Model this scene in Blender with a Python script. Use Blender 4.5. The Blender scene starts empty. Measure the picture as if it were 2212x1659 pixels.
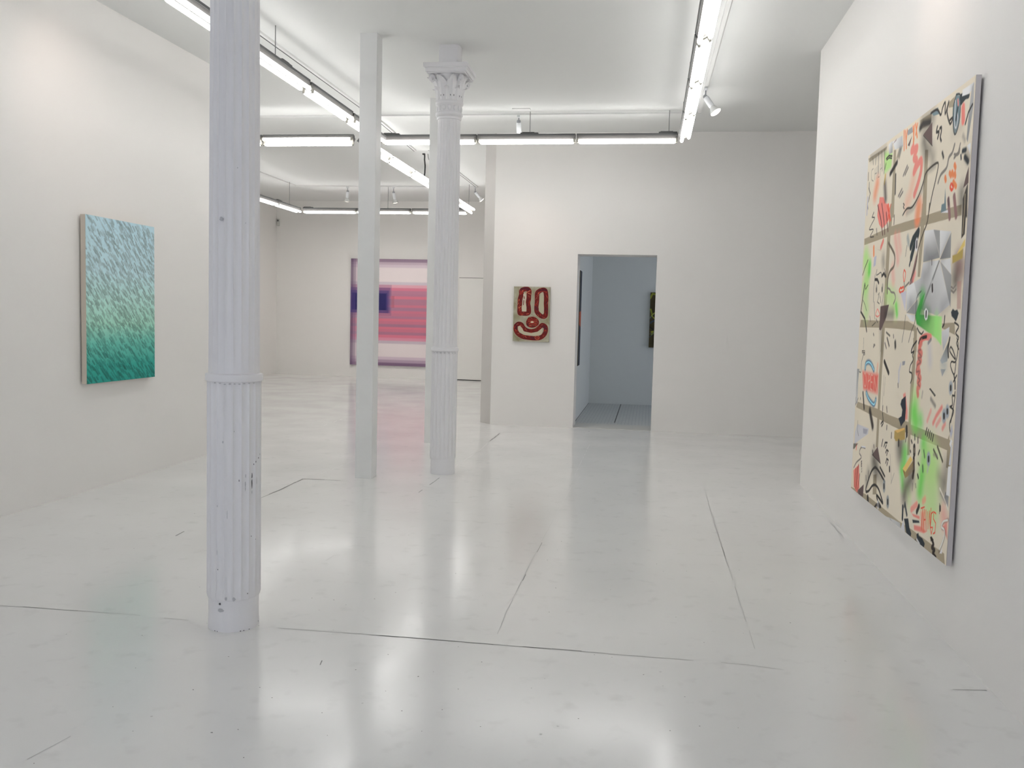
import bpy, bmesh, math, random
import numpy as np
from mathutils import Matrix, Vector

random.seed(7)
RNG = np.random.default_rng(7)
SC = bpy.context.scene
COL = SC.collection
PI = math.pi

# ------------------------------------------------------------------ helpers
def lin(c):
    c = np.asarray(c, float) / 255.0
    return np.where(c <= 0.04045, c / 12.92, ((c + 0.055) / 1.055) ** 2.4)

def mat(name, color, rough=0.6, spec=0.5, metal=0.0, bump=0.0, bump_scale=40.0, mottled=0.0, mscale=3.0, emit=None, estr=0.0, trans=0.0):
    m = bpy.data.materials.new(name); m.use_nodes = True
    nt = m.node_tree; b = nt.nodes['Principled BSDF']
    b.inputs['Base Color'].default_value = (*color, 1)
    b.inputs['Roughness'].default_value = rough
    b.inputs['Specular IOR Level'].default_value = spec
    b.inputs['Metallic'].default_value = metal
    if trans: b.inputs['Transmission Weight'].default_value = trans
    if emit:
        b.inputs['Emission Color'].default_value = (*emit, 1); b.inputs['Emission Strength'].default_value = estr
    if bump or mottled:
        tc = nt.nodes.new('ShaderNodeTexCoord')
    if mottled:
        n = nt.nodes.new('ShaderNodeTexNoise'); n.inputs['Scale'].default_value = mscale; n.inputs['Detail'].default_value = 5
        nt.links.new(tc.outputs['Object'], n.inputs['Vector'])
        r = nt.nodes.new('ShaderNodeMapRange'); r.inputs['From Min'].default_value = .3; r.inputs['From Max'].default_value = .7
        r.inputs['To Min'].default_value = 1 - mottled; r.inputs['To Max'].default_value = 1.0
        nt.links.new(n.outputs['Fac'], r.inputs['Value'])
        mx = nt.nodes.new('ShaderNodeMix'); mx.data_type = 'RGBA'; mx.blend_type = 'MULTIPLY'
        mx.inputs['Factor'].default_value = 1; mx.inputs['A'].default_value = (*color, 1)
        nt.links.new(r.outputs['Result'], mx.inputs['B']); nt.links.new(mx.outputs['Result'], b.inputs['Base Color'])
    if bump:
        n = nt.nodes.new('ShaderNodeTexNoise'); n.inputs['Scale'].default_value = bump_scale; n.inputs['Detail'].default_value = 4
        nt.links.new(tc.outputs['Object'], n.inputs['Vector'])
        bp = nt.nodes.new('ShaderNodeBump'); bp.inputs['Strength'].default_value = bump; bp.inputs['Distance'].default_value = .01
        nt.links.new(n.outputs['Fac'], bp.inputs['Height']); nt.links.new(bp.outputs['Normal'], b.inputs['Normal'])
    return m

class MB:
    """collects geometry, then links it as ONE mesh object"""
    def __init__(s): s.v = []; s.f = []; s.mi = []; s.sm = []
    def add(s, vs, fs, mi=0, smooth=False, M=None):
        o = len(s.v)
        for p in vs: s.v.append(tuple(M @ Vector(p)) if M is not None else tuple(p))
        for f in fs: s.f.append(tuple(i + o for i in f)); s.mi.append(mi); s.sm.append(smooth)
        return s
    def box(s, a, b, mi=0, M=None, bev=0.0):
        if bev:
            bm = bmesh.new(); bmesh.ops.create_cube(bm, size=1)
            for v in bm.verts: v.co = Vector([(a[i] + b[i]) / 2 + v.co[i] * (b[i] - a[i]) for i in range(3)])
            bmesh.ops.bevel(bm, geom=list(bm.edges), offset=bev, segments=2, affect='EDGES', profile=.5)
            bm.verts.index_update()
            vs = [v.co.copy() for v in bm.verts]; fs = [[v.index for v in f.verts] for f in bm.faces]; bm.free()
            return s.add(vs, fs, mi, False, M)
        x0, y0, z0 = a; x1, y1, z1 = b
        vs = [(x0,y0,z0),(x1,y0,z0),(x1,y1,z0),(x0,y1,z0),(x0,y0,z1),(x1,y0,z1),(x1,y1,z1),(x0,y1,z1)]
        return s.add(vs, [(0,3,2,1),(4,5,6,7),(0,1,5,4),(1,2,6,5),(2,3,7,6),(3,0,4,7)], mi, False, M)
    def lathe(s, prof, n=48, mi=0, rfun=None, M=None, smooth=True, caps=True):
        """prof: list of (r, z); rfun(theta, k) multiplies / offsets the radius"""
        vs = []; fs = []
        for k, (r, z) in enumerate(prof):
            for i in range(n):
                t = 2 * PI * i / n; rr = r if rfun is None else rfun(r, t, k)
                vs.append((rr * math.cos(t), rr * math.sin(t), z))
        for k in range(len(prof) - 1):
            for i in range(n):
                j = (i + 1) % n
                fs.append((k*n+i, k*n+j, (k+1)*n+j, (k+1)*n+i))
        if caps:
            fs.append(tuple(range(n))[::-1]); fs.append(tuple((len(prof)-1)*n + i for i in range(n)))
        return s.add(vs, fs, mi, smooth, M)
    def tube(s, pts, r, n=10, mi=0, M=None):
        vs = []; fs = []; pts = [Vector(p) for p in pts]
        rs = r if isinstance(r, (list, tuple)) else [r] * len(pts)
        for k, p in enumerate(pts):
            d = (pts[min(k+1, len(pts)-1)] - pts[max(k-1, 0)]).normalized()
            a = d.orthogonal().normalized() if k == 0 else (a - d * a.dot(d)).normalized()
            b = d.cross(a)
            for i in range(n):
                t = 2*PI*i/n; vs.append(p + (a*math.cos(t) + b*math.sin(t)) * rs[k])
        for k in range(len(pts)-1):
            for i in range(n):
                j = (i+1) % n; fs.append((k*n+i, k*n+j, (k+1)*n+j, (k+1)*n+i))
        fs.append(tuple(range(n))[::-1]); fs.append(tuple((len(pts)-1)*n+i for i in range(n)))
        return s.add(vs, fs, mi, True, M)
    def prism(s, poly, axis, a, b, mi=0):
        """poly: 2D outline in the two other axes, extruded along axis from a to b"""
        n = len(poly)
        def P(p, t):
            q = list(p); q.insert(axis, t); return tuple(q)
        vs = [P(p, a) for p in poly] + [P(p, b) for p in poly]
        fs = [tuple(range(n))[::-1], tuple(range(n, 2*n))] + [(i, (i+1) % n, n+(i+1) % n, n+i) for i in range(n)]
        return s.add(vs, fs, mi)
    def mesh(s, name, mats):
        me = bpy.data.meshes.new(name); me.from_pydata(s.v, [], s.f)
        for m in (mats if isinstance(mats, (list, tuple)) else [mats]): me.materials.append(m)
        me.polygons.foreach_set('material_index', s.mi); me.polygons.foreach_set('use_smooth', s.sm)
        bm = bmesh.new(); bm.from_mesh(me); bmesh.ops.recalc_face_normals(bm, faces=bm.faces); bm.to_mesh(me); bm.free()
        if any(s.sm):
            try: me.set_sharp_from_angle(angle=math.radians(40))
            except Exception: pass
        me.update(); return me
    def build(s, name, mats, parent=None): return link(name, s.mesh(name, mats), parent)

def link(name, me, parent=None):
    o = bpy.data.objects.new(name, me); COL.objects.link(o)
    if parent: o.parent = parent
    return o
def tag(o, label=None, cat=None, group=None, kind=None):
    if label: o['label'] = label
    if cat: o['category'] = cat
    if group: o['group'] = group
    if kind: o['kind'] = kind
    return o
def thing(name, label, cat, loc=(0, 0, 0), rz=0.0, group=None):
    o = bpy.data.objects.new(name, None); COL.objects.link(o); o.empty_display_size = .1
    o.location = loc; o.rotation_euler = (0, 0, rz)
    return tag(o, label, cat, group)
def struct(o, label=None): return tag(o, label, None, None, 'structure')
def copy_tree(o, parent=None):
    c = o.copy(); COL.objects.link(c)
    if parent: c.parent = parent
    for ch in [x for x in SC.objects if x.parent == o]: copy_tree(ch, c)
    return c

# ------------------------------------------------------------------ materials
WALL = mat('white wall paint', (.81, .795, .775), .75, .3, bump=.04, bump_scale=60)
CEIL = mat('ceiling paint', (.775, .785, .775), .85, .2)
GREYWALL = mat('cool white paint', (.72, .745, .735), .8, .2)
COLM = mat('column enamel paint', (.78, .775, .795), .38, .4, bump=.07, bump_scale=30, mottled=.03, mscale=5)
POSTM = mat('post enamel paint', (.77, .775, .77), .4, .4, bump=.05, bump_scale=20, mottled=.05, mscale=4)
CHIP_HOLE = mat('chipped dark metal and hole shade', (.10, .10, .11), .6)
SMUDGE_SHADE = mat('grey smudge and painted shade', (.47, .475, .50), .6)
GALV = mat('dark galvanised rail', (.10, .103, .103), .55, .4)
HOUS = mat('grey enamel housing', (.15, .145, .14), .5, .4)
HOLD = mat('lamp holder plastic', (.34, .33, .29), .5)
TUBE = mat('fluorescent tube', (.9, .9, .9), .3, emit=(1.0, .985, .962), estr=15.0)
ROD = mat('steel rod', (.25, .26, .26), .4, metal=.6)
TRACKM = mat('white track enamel', (.78, .785, .775), .5)
SLOT = mat('dark track slot', (.10, .10, .11), .6)
SPOTW = mat('white spotlight enamel', (.74, .76, .78), .35)
SPOTG = mat('grey spotlight joint', (.30, .31, .33), .4)
GLASS = mat('reflector glass', (.62, .63, .62), .15, .6)
BULB = mat('halogen lens', (.9, .9, .9), .2, emit=(1.0, .86, .72), estr=9.0)
BLACKC = mat('black cable rubber', (.02, .02, .022), .5)
CRACK = mat('dark floor joint', (.16, .16, .155), .7)
CRACK2 = mat('faint floor joint', (.44, .44, .435), .6)
SPECK = mat('floor speck', (.10, .10, .10), .7)
TILELINE = mat('black floor joint', (.03, .03, .035), .6)
SILL = mat('worn sill paint', (.55, .55, .53), .4)
RAW = mat('raw canvas edge', tuple(lin((200, 191, 178)) * 1.0), .8)
GREYEDGE = mat('grey painted edge', tuple(lin((196, 192, 194)) * 1.0), .6)
DARKEDGE = mat('olive brown edge', tuple(lin((112, 106, 84))), .7)
PURPEDGE = mat('purple grey edge', tuple(lin((140, 120, 140))), .7)
GAPM = mat('dark door gap', (.05, .05, .05), .8)
DOORM = mat('flush door paint', (.79, .785, .76), .65)
WALL_END = mat('darker grey wall end', (.56, .54, .52), .6)
SENS = mat('sensor plastic', (.55, .55, .53), .5)
FRAMEM = mat('window frame paint', (.5, .5, .5), .4)

def floor_material(name, base, rough):
    m = bpy.data.materials.new(name); m.use_nodes = True; nt = m.node_tree; N = nt.nodes; L = nt.links
    b = N['Principled BSDF']; tc = N.new('ShaderNodeTexCoord')
    def noise(scale, detail=5, dist=0):
        n = N.new('ShaderNodeTexNoise'); n.inputs['Scale'].default_value = scale; n.inputs['Detail'].default_value = detail
        n.inputs['Distortion'].default_value = dist; L.new(tc.outputs['Object'], n.inputs['Vector']); return n.outputs['Fac']
    def rng(src, a, c, lo, hi):
        r = N.new('ShaderNodeMapRange'); r.inputs['From Min'].default_value = a; r.inputs['From Max'].default_value = c
        r.inputs['To Min'].default_value = lo; r.inputs['To Max'].default_value = hi; L.new(src, r.inputs['Value']); return r.outputs['Result']
    def mul(a, c):
        n = N.new('ShaderNodeMath'); n.operation = 'MULTIPLY'; L.new(a, n.inputs[0]); L.new(c, n.inputs[1]); return n.outputs[0]
    worn = rng(noise(1.1, 5), .25, .75, .93, 1.0)
    scuff = rng(noise(9, 6), .58, .78, 1.0, .90)
    f = mul(worn, scuff)
    mx = N.new('ShaderNodeMix'); mx.data_type = 'RGBA'; mx.blend_type = 'MULTIPLY'; mx.inputs['Factor'].default_value = 1
    mx.inputs['A'].default_value = (*base, 1); L.new(f, mx.inputs['B']); L.new(mx.outputs['Result'], b.inputs['Base Color'])
    L.new(rng(noise(1.7, 3), .25, .75, rough - .03, rough + .05), b.inputs['Roughness'])
    b.inputs['Specular IOR Level'].default_value = .62
    bp2 = N.new('ShaderNodeBump'); bp2.inputs['Strength'].default_value = .11; bp2.inputs['Distance'].default_value = .004
    L.new(noise(2.6, 2), bp2.inputs['Height'])
    L.new(bp2.outputs['Normal'], b.inputs['Normal'])
    return m
FLOORM = floor_material('glossy white floor paint', (.76, .76, .75), .16)

def tile_material():
    m = bpy.data.materials.new('small grey floor tiles'); m.use_nodes = True; nt = m.node_tree; N = nt.nodes; L = nt.links
    b = N['Principled BSDF']; tc = N.new('ShaderNodeTexCoord'); br = N.new('ShaderNodeTexBrick')
    br.offset = 0; br.inputs['Scale'].default_value = 20; br.inputs['Brick Width'].default_value = 1; br.inputs['Row Height'].default_value = 1
    br.inputs['Mortar Size'].default_value = .06; br.inputs['Color1'].default_value = (.55, .57, .56, 1); br.inputs['Color2'].default_value = (.51, .53, .53, 1)
    br.inputs['Mortar'].default_value = (.36, .38, .40, 1)
    L.new(tc.outputs['Object'], br.inputs['Vector']); L.new(br.outputs['Color'], b.inputs['Base Color']); b.inputs['Roughness'].default_value = .35
    return m
TILEM = tile_material()

def paint_material():
    m = bpy.data.materials.new('oil paint on canvas'); m.use_nodes = True; nt = m.node_tree
    b = nt.nodes['Principled BSDF']; a = nt.nodes.new('ShaderNodeAttribute'); a.attribute_name = 'paint'
    nt.links.new(a.outputs['Color'], b.inputs['Base Color']); b.inputs['Roughness'].default_value = .7; b.inputs['Specular IOR Level'].default_value = .25
    return m
PAINT = paint_material()
WORLD = 2.5
EXPO = -0.22
ART=[(1,(158,146,124),0,4,1.0,[(655,2192),(706,2185),(740,1778),(668,1786)]),
(1,(158,146,124),0,4,1.0,[(1300,2074),(1356,2063),(1386,1704),(1311,1712)]),
(1,(158,146,124),0,4,1.0,[(2,2257),(267,2250),(488,2247),(471,2229),(34,2227)]),
(1,(158,146,124),0,4,1.0,[(1176,2256),(1381,2252),(1376,2198),(1187,2201)]),
(1,(158,146,124),0,4,1.0,[(1640,2237),(1744,2247),(1727,2200),(1659,2211)]),
(1,(158,146,124),0,4,1.0,[(650,1872),(717,1863),(684,1664),(689,1296),(664,968),(600,966),(615,1298),(610,1670)]),
(1,(158,146,124),0,4,1.0,[(1299,1788),(1364,1780),(1363,1624),(1336,1394),(1295,1396),(1298,1631)]),
(1,(158,146,124),0,4,1.0,[(1284,1115),(1341,1116),(1354,991),(1300,989)]),
(1,(158,146,124),0,4,1.0,[(9,1717),(358,1725),(680,1731),(1297,1717),(1627,1712),(1935,1702),(1944,1651),(1386,1665),(691,1676),(380,1675),(19,1674)]),
(1,(158,146,124),0,4,1.0,[(30,1167),(547,1160),(917,1159),(1156,1157),(1314,1130),(1336,1101),(926,1113),(622,1116),(16,1115)]),
(1,(158,146,124),0,4,1.0,[(1753,1145),(1936,1149),(1953,1090),(1765,1119)]),
(1,(158,146,124),0,4,1.0,[(612,990),(673,1054),(662,847),(660,619),(668,376),(612,369),(607,614),(596,843)]),
(1,(158,146,124),0,4,1.0,[(1280,1065),(1338,1066),(1348,939),(1338,769),(1328,597),(1340,427),(1289,419),(1281,609),(1279,807),(1297,980)]),
(1,(158,146,124),0,4,1.0,[(1960,620),(1973,461),(1940,456),(1938,591)]),
(1,(158,146,124),0,4,1.0,[(56,607),(588,610),(886,599),(1290,602),(1336,594),(1977,592),(1977,559),(1947,539),(1333,538),(967,543),(659,551),(30,567)]),
(1,(158,146,124),0,4,1.0,[(591,191),(666,208),(693,86),(598,67)]),
(1,(158,146,124),0,4,1.0,[(5,8),(431,35),(826,35),(1204,32),(1475,42),(1693,44),(1986,48),(2007,-5),(1693,-21),(1213,-10),(440,-4),(9,-10)]),
(1,(158,146,124),0,4,1.0,[(1942,568),(1986,574),(1989,462),(1945,455)]),
(1,(170,212,128),0,40,0.9,[(428,2225),(626,2183),(614,2094),(459,2082)]),
(0,(244,130,84),90,95.0,0.75,[(288,2046),(244,1984)]),
(0,(244,130,84),78,114.0,0.35,[(1117,1961),(1066,1869),(1004,1828)]),
(0,(244,130,84),88,85.5,0.6,[(1236,1778),(1231,1722)]),
(0,(48,45,42),98,133.0,0.75,[(1274,2126),(1316,2070)]),
(0,(48,45,42),78,114.0,0.5,[(1396,2056),(1443,2006)]),
(0,(48,45,42),90,114.0,0.55,[(1402,2220),(1230,2230)]),
(0,(244,130,84),88,85.5,0.6,[(1253,1780),(1230,1729)]),
(0,(243,128,118),51,68.39999999999999,0.5,[(795,1659),(851,1575),(883,1510)]),
(0,(243,128,118),43,68.39999999999999,0.45,[(872,1657),(928,1569)]),
(0,(243,128,118),58,76.0,0.4,[(773,1475),(809,1399)]),
(0,(170,212,128),146,114.0,0.9,[(79,1576),(158,1500),(130,1406)]),
(0,(96,205,78),66,68.39999999999999,0.9,[(201,1526),(198,1485)]),
(0,(170,212,128),136,133.0,0.6,[(98,1377),(170,1226)]),
(0,(170,212,128),117,114.0,0.7,[(695,1317),(812,1287),(901,1238)]),
(0,(96,205,78),39,34,0.8,[(898,1249),(928,1196)]),
(0,(48,45,42),66,95.0,0.5,[(541,1544),(558,1515)]),
(0,(48,45,42),117,133.0,0.8,[(1935,1398),(1916,1361)]),
(0,(140,106,104),117,114.0,0.6,[(1940,1439),(1970,1404)]),
(0,(48,45,42),58,114.0,0.45,[(580,1110),(630,978)]),
(0,(48,45,42),78,114.0,0.7,[(1925,1758),(1928,1708)]),
(0,(170,212,128),117,133.0,0.8,[(1380,739),(1384,646)]),
(0,(96,205,78),117,114.0,0.8,[(1374,662),(1419,616)]),
(0,(96,205,78),66,95.0,0.7,[(1498,641),(1508,622)]),
(0,(48,45,42),156,152.0,0.75,[(1151,448),(1163,428)]),
(0,(96,205,78),98,114.0,0.8,[(1250,422),(1249,352)]),
(0,(96,205,78),98,95.0,0.85,[(1575,519),(1610,475),(1597,408)]),
(0,(170,212,128),176,171.0,0.6,[(1686,486),(1735,430)]),
(0,(170,212,128),195,171.0,0.6,[(1601,387),(1579,293)]),
(0,(170,212,128),214,190.0,0.7,[(1724,419),(1758,243)]),
(0,(96,205,78),86,95.0,0.8,[(1569,341),(1556,268)]),
(0,(96,205,78),66,95.0,0.8,[(1201,321),(1240,244)]),
(0,(170,212,128),78,114.0,0.5,[(1332,243),(1372,191)]),
(0,(48,45,42),98,114.0,0.75,[(1393,310),(1302,242),(1282,190)]),
(0,(48,45,42),136,152.0,0.8,[(593,275),(626,256)]),
(0,(48,45,42),78,114.0,0.5,[(463,174),(433,118)]),
(0,(48,45,42),70,114.0,0.5,[(675,210),(791,201)]),
(0,(48,45,42),98,133.0,0.5,[(1918,352),(1947,444)]),
(0,(48,45,42),58,95.0,0.35,[(1839,399),(1937,378)]),
(0,(48,45,42),12,14,0.7,[(130,2234),(150,2195)]),
(0,(48,45,42),12,14,0.7,[(214,2228),(212,2185)]),
(0,(48,45,42),12,14,0.7,[(280,2241),(297,2113)]),
(0,(48,45,42),12,14,0.7,[(360,2238),(397,2114)]),
(0,(48,45,42),12,14,0.7,[(426,2237),(447,2089)]),
(0,(48,45,42),5,5,0.8,[(157,2165),(111,2155),(123,2101),(175,2081)]),
(0,(48,45,42),5,5,0.8,[(206,2157),(215,2083)]),
(0,(48,45,42),5,5,0.8,[(207,2122),(249,2121)]),
(0,(48,45,42),5,5,0.8,[(245,2159),(269,2081)]),
(0,(48,45,42),5,5,0.8,[(274,2163),(298,2085),(330,2085)]),
(0,(48,45,42),5,5,0.8,[(343,2162),(347,2088)]),
(0,(48,45,42),5,5,0.8,[(350,2127),(382,2133)]),
(0,(48,45,42),12,6,1.0,[(483,2171),(545,2179),(620,2163)]),
(0,(48,45,42),10,6,1.0,[(496,2161),(548,2165),(617,2150)]),
(0,(48,45,42),18,14,0.7,[(479,2139),(463,2114)]),
(2,((215,215,215),(150,150,150),(551,2246),(585,2186)),0,4,1.0,[(519,2252),(611,2256),(626,2183),(543,2188)]),
(2,((218,218,218),(185,185,185),(693,2245),(784,2180)),0,4,1.0,[(612,2250),(828,2244),(861,2176),(685,2189)]),
(1,(150,150,150),0,4,1.0,[(919,2251),(1025,2254),(1049,2219),(943,2221)]),
(1,(140,106,104),0,4,1.0,[(616,2234),(711,2252),(694,2240)]),
(2,((120,120,120),(158,146,124),(784,2180),(756,2128)),0,30,1.0,[(783,2186),(841,2180),(797,2116),(717,2130)]),
(0,(244,130,84),17,7,1.0,[(862,2263),(884,2151)]),
(0,(244,130,84),17,7,1.0,[(890,2257),(929,2153)]),
(0,(244,130,84),17,7,1.0,[(927,2255),(915,2196)]),
(0,(244,130,84),17,7,1.0,[(1043,2250),(1075,2175),(1072,2146)]),
(0,(244,130,84),17,7,1.0,[(1093,2254),(1135,2173)]),
(0,(244,130,84),17,7,1.0,[(1128,2247),(1105,2193)]),
(0,(244,130,84),17,7,1.0,[(1069,2250),(1065,2137)]),
(1,(96,78,76),0,4,1.0,[(1035,2202),(993,2151),(954,2163)]),
(0,(243,128,118),47,14,0.95,[(1066,2132),(1044,2114),(1146,2112),(1096,2067),(1152,2043),(1112,1986),(1174,2015),(1237,2028),(1247,1974),(1209,1917),(1146,1858)]),
(0,(48,45,42),34,18,1.0,[(742,2104),(601,2059)]),
(0,(48,45,42),22,12,1.0,[(727,2033),(741,1920)]),
(0,(125,118,110),16,8,1.0,[(969,2045),(896,2001)]),
(0,(125,118,110),16,8,1.0,[(990,2031),(933,2000)]),
(0,(125,118,110),16,8,1.0,[(883,1926),(814,1894)]),
(0,(125,118,110),16,8,1.0,[(906,1907),(845,1885)]),
(0,(48,45,42),8,4,1.0,[(929,1837),(954,1825),(933,1817),(958,1803)]),
(0,(48,45,42),39,30,1.0,[(1185,2211),(1231,2225),(1360,2206)]),
(1,(96,78,76),0,4,1.0,[(1251,2164),(1399,2198),(1422,2074)]),
(0,(48,45,42),6,4,1.0,[(1252,2159),(1423,2071)]),
(0,(48,45,42),17,7,1.0,[(1491,2155),(1481,2130),(1523,2122),(1507,2093)]),
(0,(48,45,42),17,7,1.0,[(1534,2137),(1558,2137),(1560,2114),(1550,2089),(1568,2068)]),
(1,(108,128,134),0,4,1.0,[(1365,2256),(1484,2254),(1506,2215),(1416,2226)]),
(0,(48,45,42),14,6,1.0,[(1366,2251),(1471,2246),(1536,2204),(1559,2234),(1597,2252),(1608,2192),(1653,2243),(1635,2195),(1694,2125),(1729,2148),(1684,2145)]),
(1,(108,128,134),0,4,1.0,[(1762,2251),(1826,2227),(1832,2121),(1802,2068),(1771,2060),(1744,2102),(1727,2195)]),
(0,(44,52,58),10,4,1.0,[(1762,2251),(1826,2227),(1832,2121),(1802,2068),(1771,2060),(1744,2102),(1727,2195),(1762,2251)]),
(0,(212,211,214),9,4,1.0,[(1755,2223),(1761,2115),(1786,2087),(1804,2123),(1792,2159)]),
(0,(243,128,118),12,5,1.0,[(1790,2219),(1801,2191)]),
(0,(44,52,58),18,8,1.0,[(1794,2180),(1778,2128)]),
(0,(44,52,58),34,6,1.0,[(1830,2221),(1936,2206)]),
(0,(44,52,58),34,6,1.0,[(1841,2198),(1893,2210)]),
(0,(243,128,118),47,14,1.0,[(1872,2162),(1885,2101)]),
(2,((225,225,225),(195,195,195),(1916,2254),(1987,2244)),0,4,1.0,[(1850,2250),(2004,2247),(1996,2225),(1947,2209),(1849,2221)]),
(2,((165,165,165),(135,135,135),(1998,2185),(1955,2033)),0,4,1.0,[(1978,2234),(2004,2247),(2012,2133),(1964,1982),(1946,2002),(1959,2142)]),
(1,(220,220,220),0,4,1.0,[(1960,1970),(2006,1974),(2010,1916)]),
(0,(48,45,42),14,6,1.0,[(1998,2148),(1950,2123),(1917,2077)]),
(0,(125,118,110),18,8,1.0,[(1780,2009),(1754,1976),(1705,1959),(1679,1915),(1594,1894),(1558,1860)]),
(0,(125,118,110),16,7,1.0,[(1786,1944),(1828,1956),(1853,1955),(1858,1975)]),
(0,(125,118,110),13,7,1.0,[(1783,1962),(1835,1950),(1864,1997)]),
(0,(48,45,42),20,14,1.0,[(1598,2004),(1620,1976)]),
(0,(44,52,58),31,16,1.0,[(1939,1921),(1985,1892)]),
(0,(44,52,58),26,14,1.0,[(1903,1955),(1945,1953)]),
(0,(44,52,58),16,8,1.0,[(1881,1940),(1888,1922)]),
(0,(125,118,110),26,30,0.6,[(1896,2026),(1924,2002)]),
(0,(48,45,42),39,30,0.3,[(1014,1776),(1134,1786),(1242,1835),(1311,1892),(1363,1945),(1496,1960)]),
(0,(70,64,56),13,5,1.0,[(933,1770),(1010,1797),(1116,1793),(1225,1838),(1295,1895),(1347,1948),(1509,1967),(1544,1947),(1511,1876),(1466,1805),(1418,1700)]),
(0,(244,130,84),29,10,1.0,[(1799,1908),(1814,1893)]),
(0,(244,130,84),29,10,1.0,[(1732,1881),(1755,1864)]),
(0,(244,130,84),29,10,1.0,[(1769,1879),(1788,1861)]),
(0,(244,130,84),29,10,1.0,[(1810,1866),(1818,1852)]),
(0,(244,130,84),29,10,1.0,[(1667,1869),(1678,1854)]),
(0,(244,130,84),29,10,1.0,[(1794,1828),(1837,1800)]),
(0,(226,82,58),17,8,1.0,[(1762,1824),(1752,1809),(1777,1792),(1799,1802),(1776,1820)]),
(1,(108,128,134),0,4,1.0,[(1677,1815),(1715,1696),(1630,1700),(1636,1741),(1677,1741)]),
(1,(212,211,214),0,4,1.0,[(1630,1700),(1738,1702),(1775,1683)]),
(0,(140,106,104),34,10,1.0,[(1736,1750),(1772,1660)]),
(0,(140,106,104),36,12,1.0,[(1820,1756),(1865,1657)]),
(0,(44,52,58),23,16,0.6,[(1736,1752),(1747,1727)]),
(1,(96,78,76),0,4,1.0,[(2001,1869),(2009,1791),(1940,1777),(1972,1834)]),
(1,(64,60,54),0,12,1.0,[(1992,1785),(2004,1788),(2019,1632),(1959,1639),(1943,1727)]),
(0,(158,146,124),10,4,1.0,[(1973,1743),(1983,1636)]),
(1,(243,128,118),0,8,1.0,[(366,1950),(468,1936),(572,1851),(594,1794),(348,1822)]),
(0,(196,170,98),29,14,1.0,[(484,2067),(471,2024)]),
(0,(60,44,50),58,76.0,0.9,[(486,2005),(519,1918)]),
(0,(48,45,42),13,8,0.85,[(65,2086),(68,2050)]),
(0,(48,45,42),13,8,0.85,[(60,2051),(107,2009),(83,1982)]),
(0,(48,45,42),13,8,0.85,[(24,2158),(30,2109)]),
(0,(48,45,42),13,8,0.85,[(40,1953),(66,1913)]),
(0,(48,45,42),13,8,0.85,[(88,1982),(68,1961)]),
(0,(178,178,192),26,10,0.9,[(42,1988),(41,1881)]),
(0,(48,45,42),9,5,1.0,[(233,1870),(192,1840)]),
(0,(48,45,42),51,83.6,0.45,[(77,2255),(448,2233)]),
(0,(48,45,42),39,76.0,0.6,[(1962,1925),(1989,1904)]),
(0,(120,112,104),58,114.0,0.25,[(1749,2075),(1862,2077)]),
(1,(243,128,118),0,8,1.0,[(335,1912),(608,1877),(666,1794),(571,1756),(467,1739),(392,1775),(334,1833)]),
(0,(88,50,52),14,5,1.0,[(331,1902),(432,1799),(497,1697)]),
(0,(88,50,52),14,5,1.0,[(432,1900),(512,1779),(545,1698)]),
(0,(88,50,52),14,5,1.0,[(555,1829),(619,1708)]),
(0,(226,82,58),12,5,1.0,[(567,1871),(672,1767)]),
(0,(226,82,58),12,5,1.0,[(651,1866),(589,1771)]),
(0,(226,82,58),12,5,1.0,[(598,1876),(642,1765)]),
(0,(48,45,42),8,4,1.0,[(234,1868),(204,1842),(266,1829),(179,1792),(136,1767),(247,1756),(171,1717),(269,1708)]),
(0,(48,45,42),10,4,1.0,[(329,1754),(352,1711)]),
(0,(48,45,42),12,5,1.0,[(748,1790),(749,1737)]),
(0,(40,50,54),47,10,1.0,[(1263,1644),(1170,1609),(1134,1572)]),
(0,(40,50,54),49,10,1.0,[(1257,1630),(1195,1567),(1155,1512)]),
(0,(44,52,58),21,10,1.0,[(1155,1512),(1128,1469)]),
(0,(108,128,134),39,30,0.6,[(1061,1629),(1086,1596)]),
(0,(212,211,214),44,16,1.0,[(1241,1588),(1243,1559)]),
(0,(48,45,42),21,6,1.0,[(1244,1590),(1246,1561)]),
(0,(48,45,42),6,4,1.0,[(1053,1584),(1038,1525)]),
(1,(140,106,104),0,8,1.0,[(1255,1533),(1264,1484),(1217,1370),(1143,1354)]),
(0,(243,128,118),29,30,0.6,[(1249,1417),(1214,1385)]),
(0,(80,70,60),14,5,1.0,[(1435,1770),(1414,1680),(1347,1621),(1281,1551),(1248,1466),(1163,1383)]),
(0,(110,98,84),20,6,1.0,[(649,1634),(751,1583),(809,1541),(801,1484),(717,1457),(676,1405),(682,1329)]),
(0,(243,128,118),34,10,1.0,[(517,1657),(470,1622)]),
(0,(244,130,84),34,12,1.0,[(284,1637),(295,1590)]),
(1,(178,178,192),0,4,1.0,[(310,1571),(367,1579),(357,1517),(301,1508)]),
(0,(48,45,42),8,4,0.85,[(359,1454),(343,1368),(351,1282)]),
(0,(48,45,42),8,4,0.85,[(381,1458),(398,1486)]),
(0,(48,45,42),8,4,0.85,[(394,1452),(439,1455),(504,1463),(532,1434)]),
(0,(48,45,42),8,4,0.85,[(530,1445),(581,1459),(629,1429)]),
(0,(48,45,42),8,4,0.85,[(587,1480),(640,1428)]),
(0,(48,45,42),8,4,0.85,[(490,1323),(454,1279),(506,1267)]),
(0,(48,45,42),8,4,0.85,[(374,1281),(409,1172)]),
(0,(48,45,42),8,4,0.85,[(597,1331),(572,1249)]),
(0,(48,45,42),8,4,0.85,[(514,1312),(545,1272)]),
(0,(48,45,42),8,4,0.85,[(467,1324),(492,1335)]),
(0,(48,45,42),8,4,0.85,[(444,1172),(487,1149)]),
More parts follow.
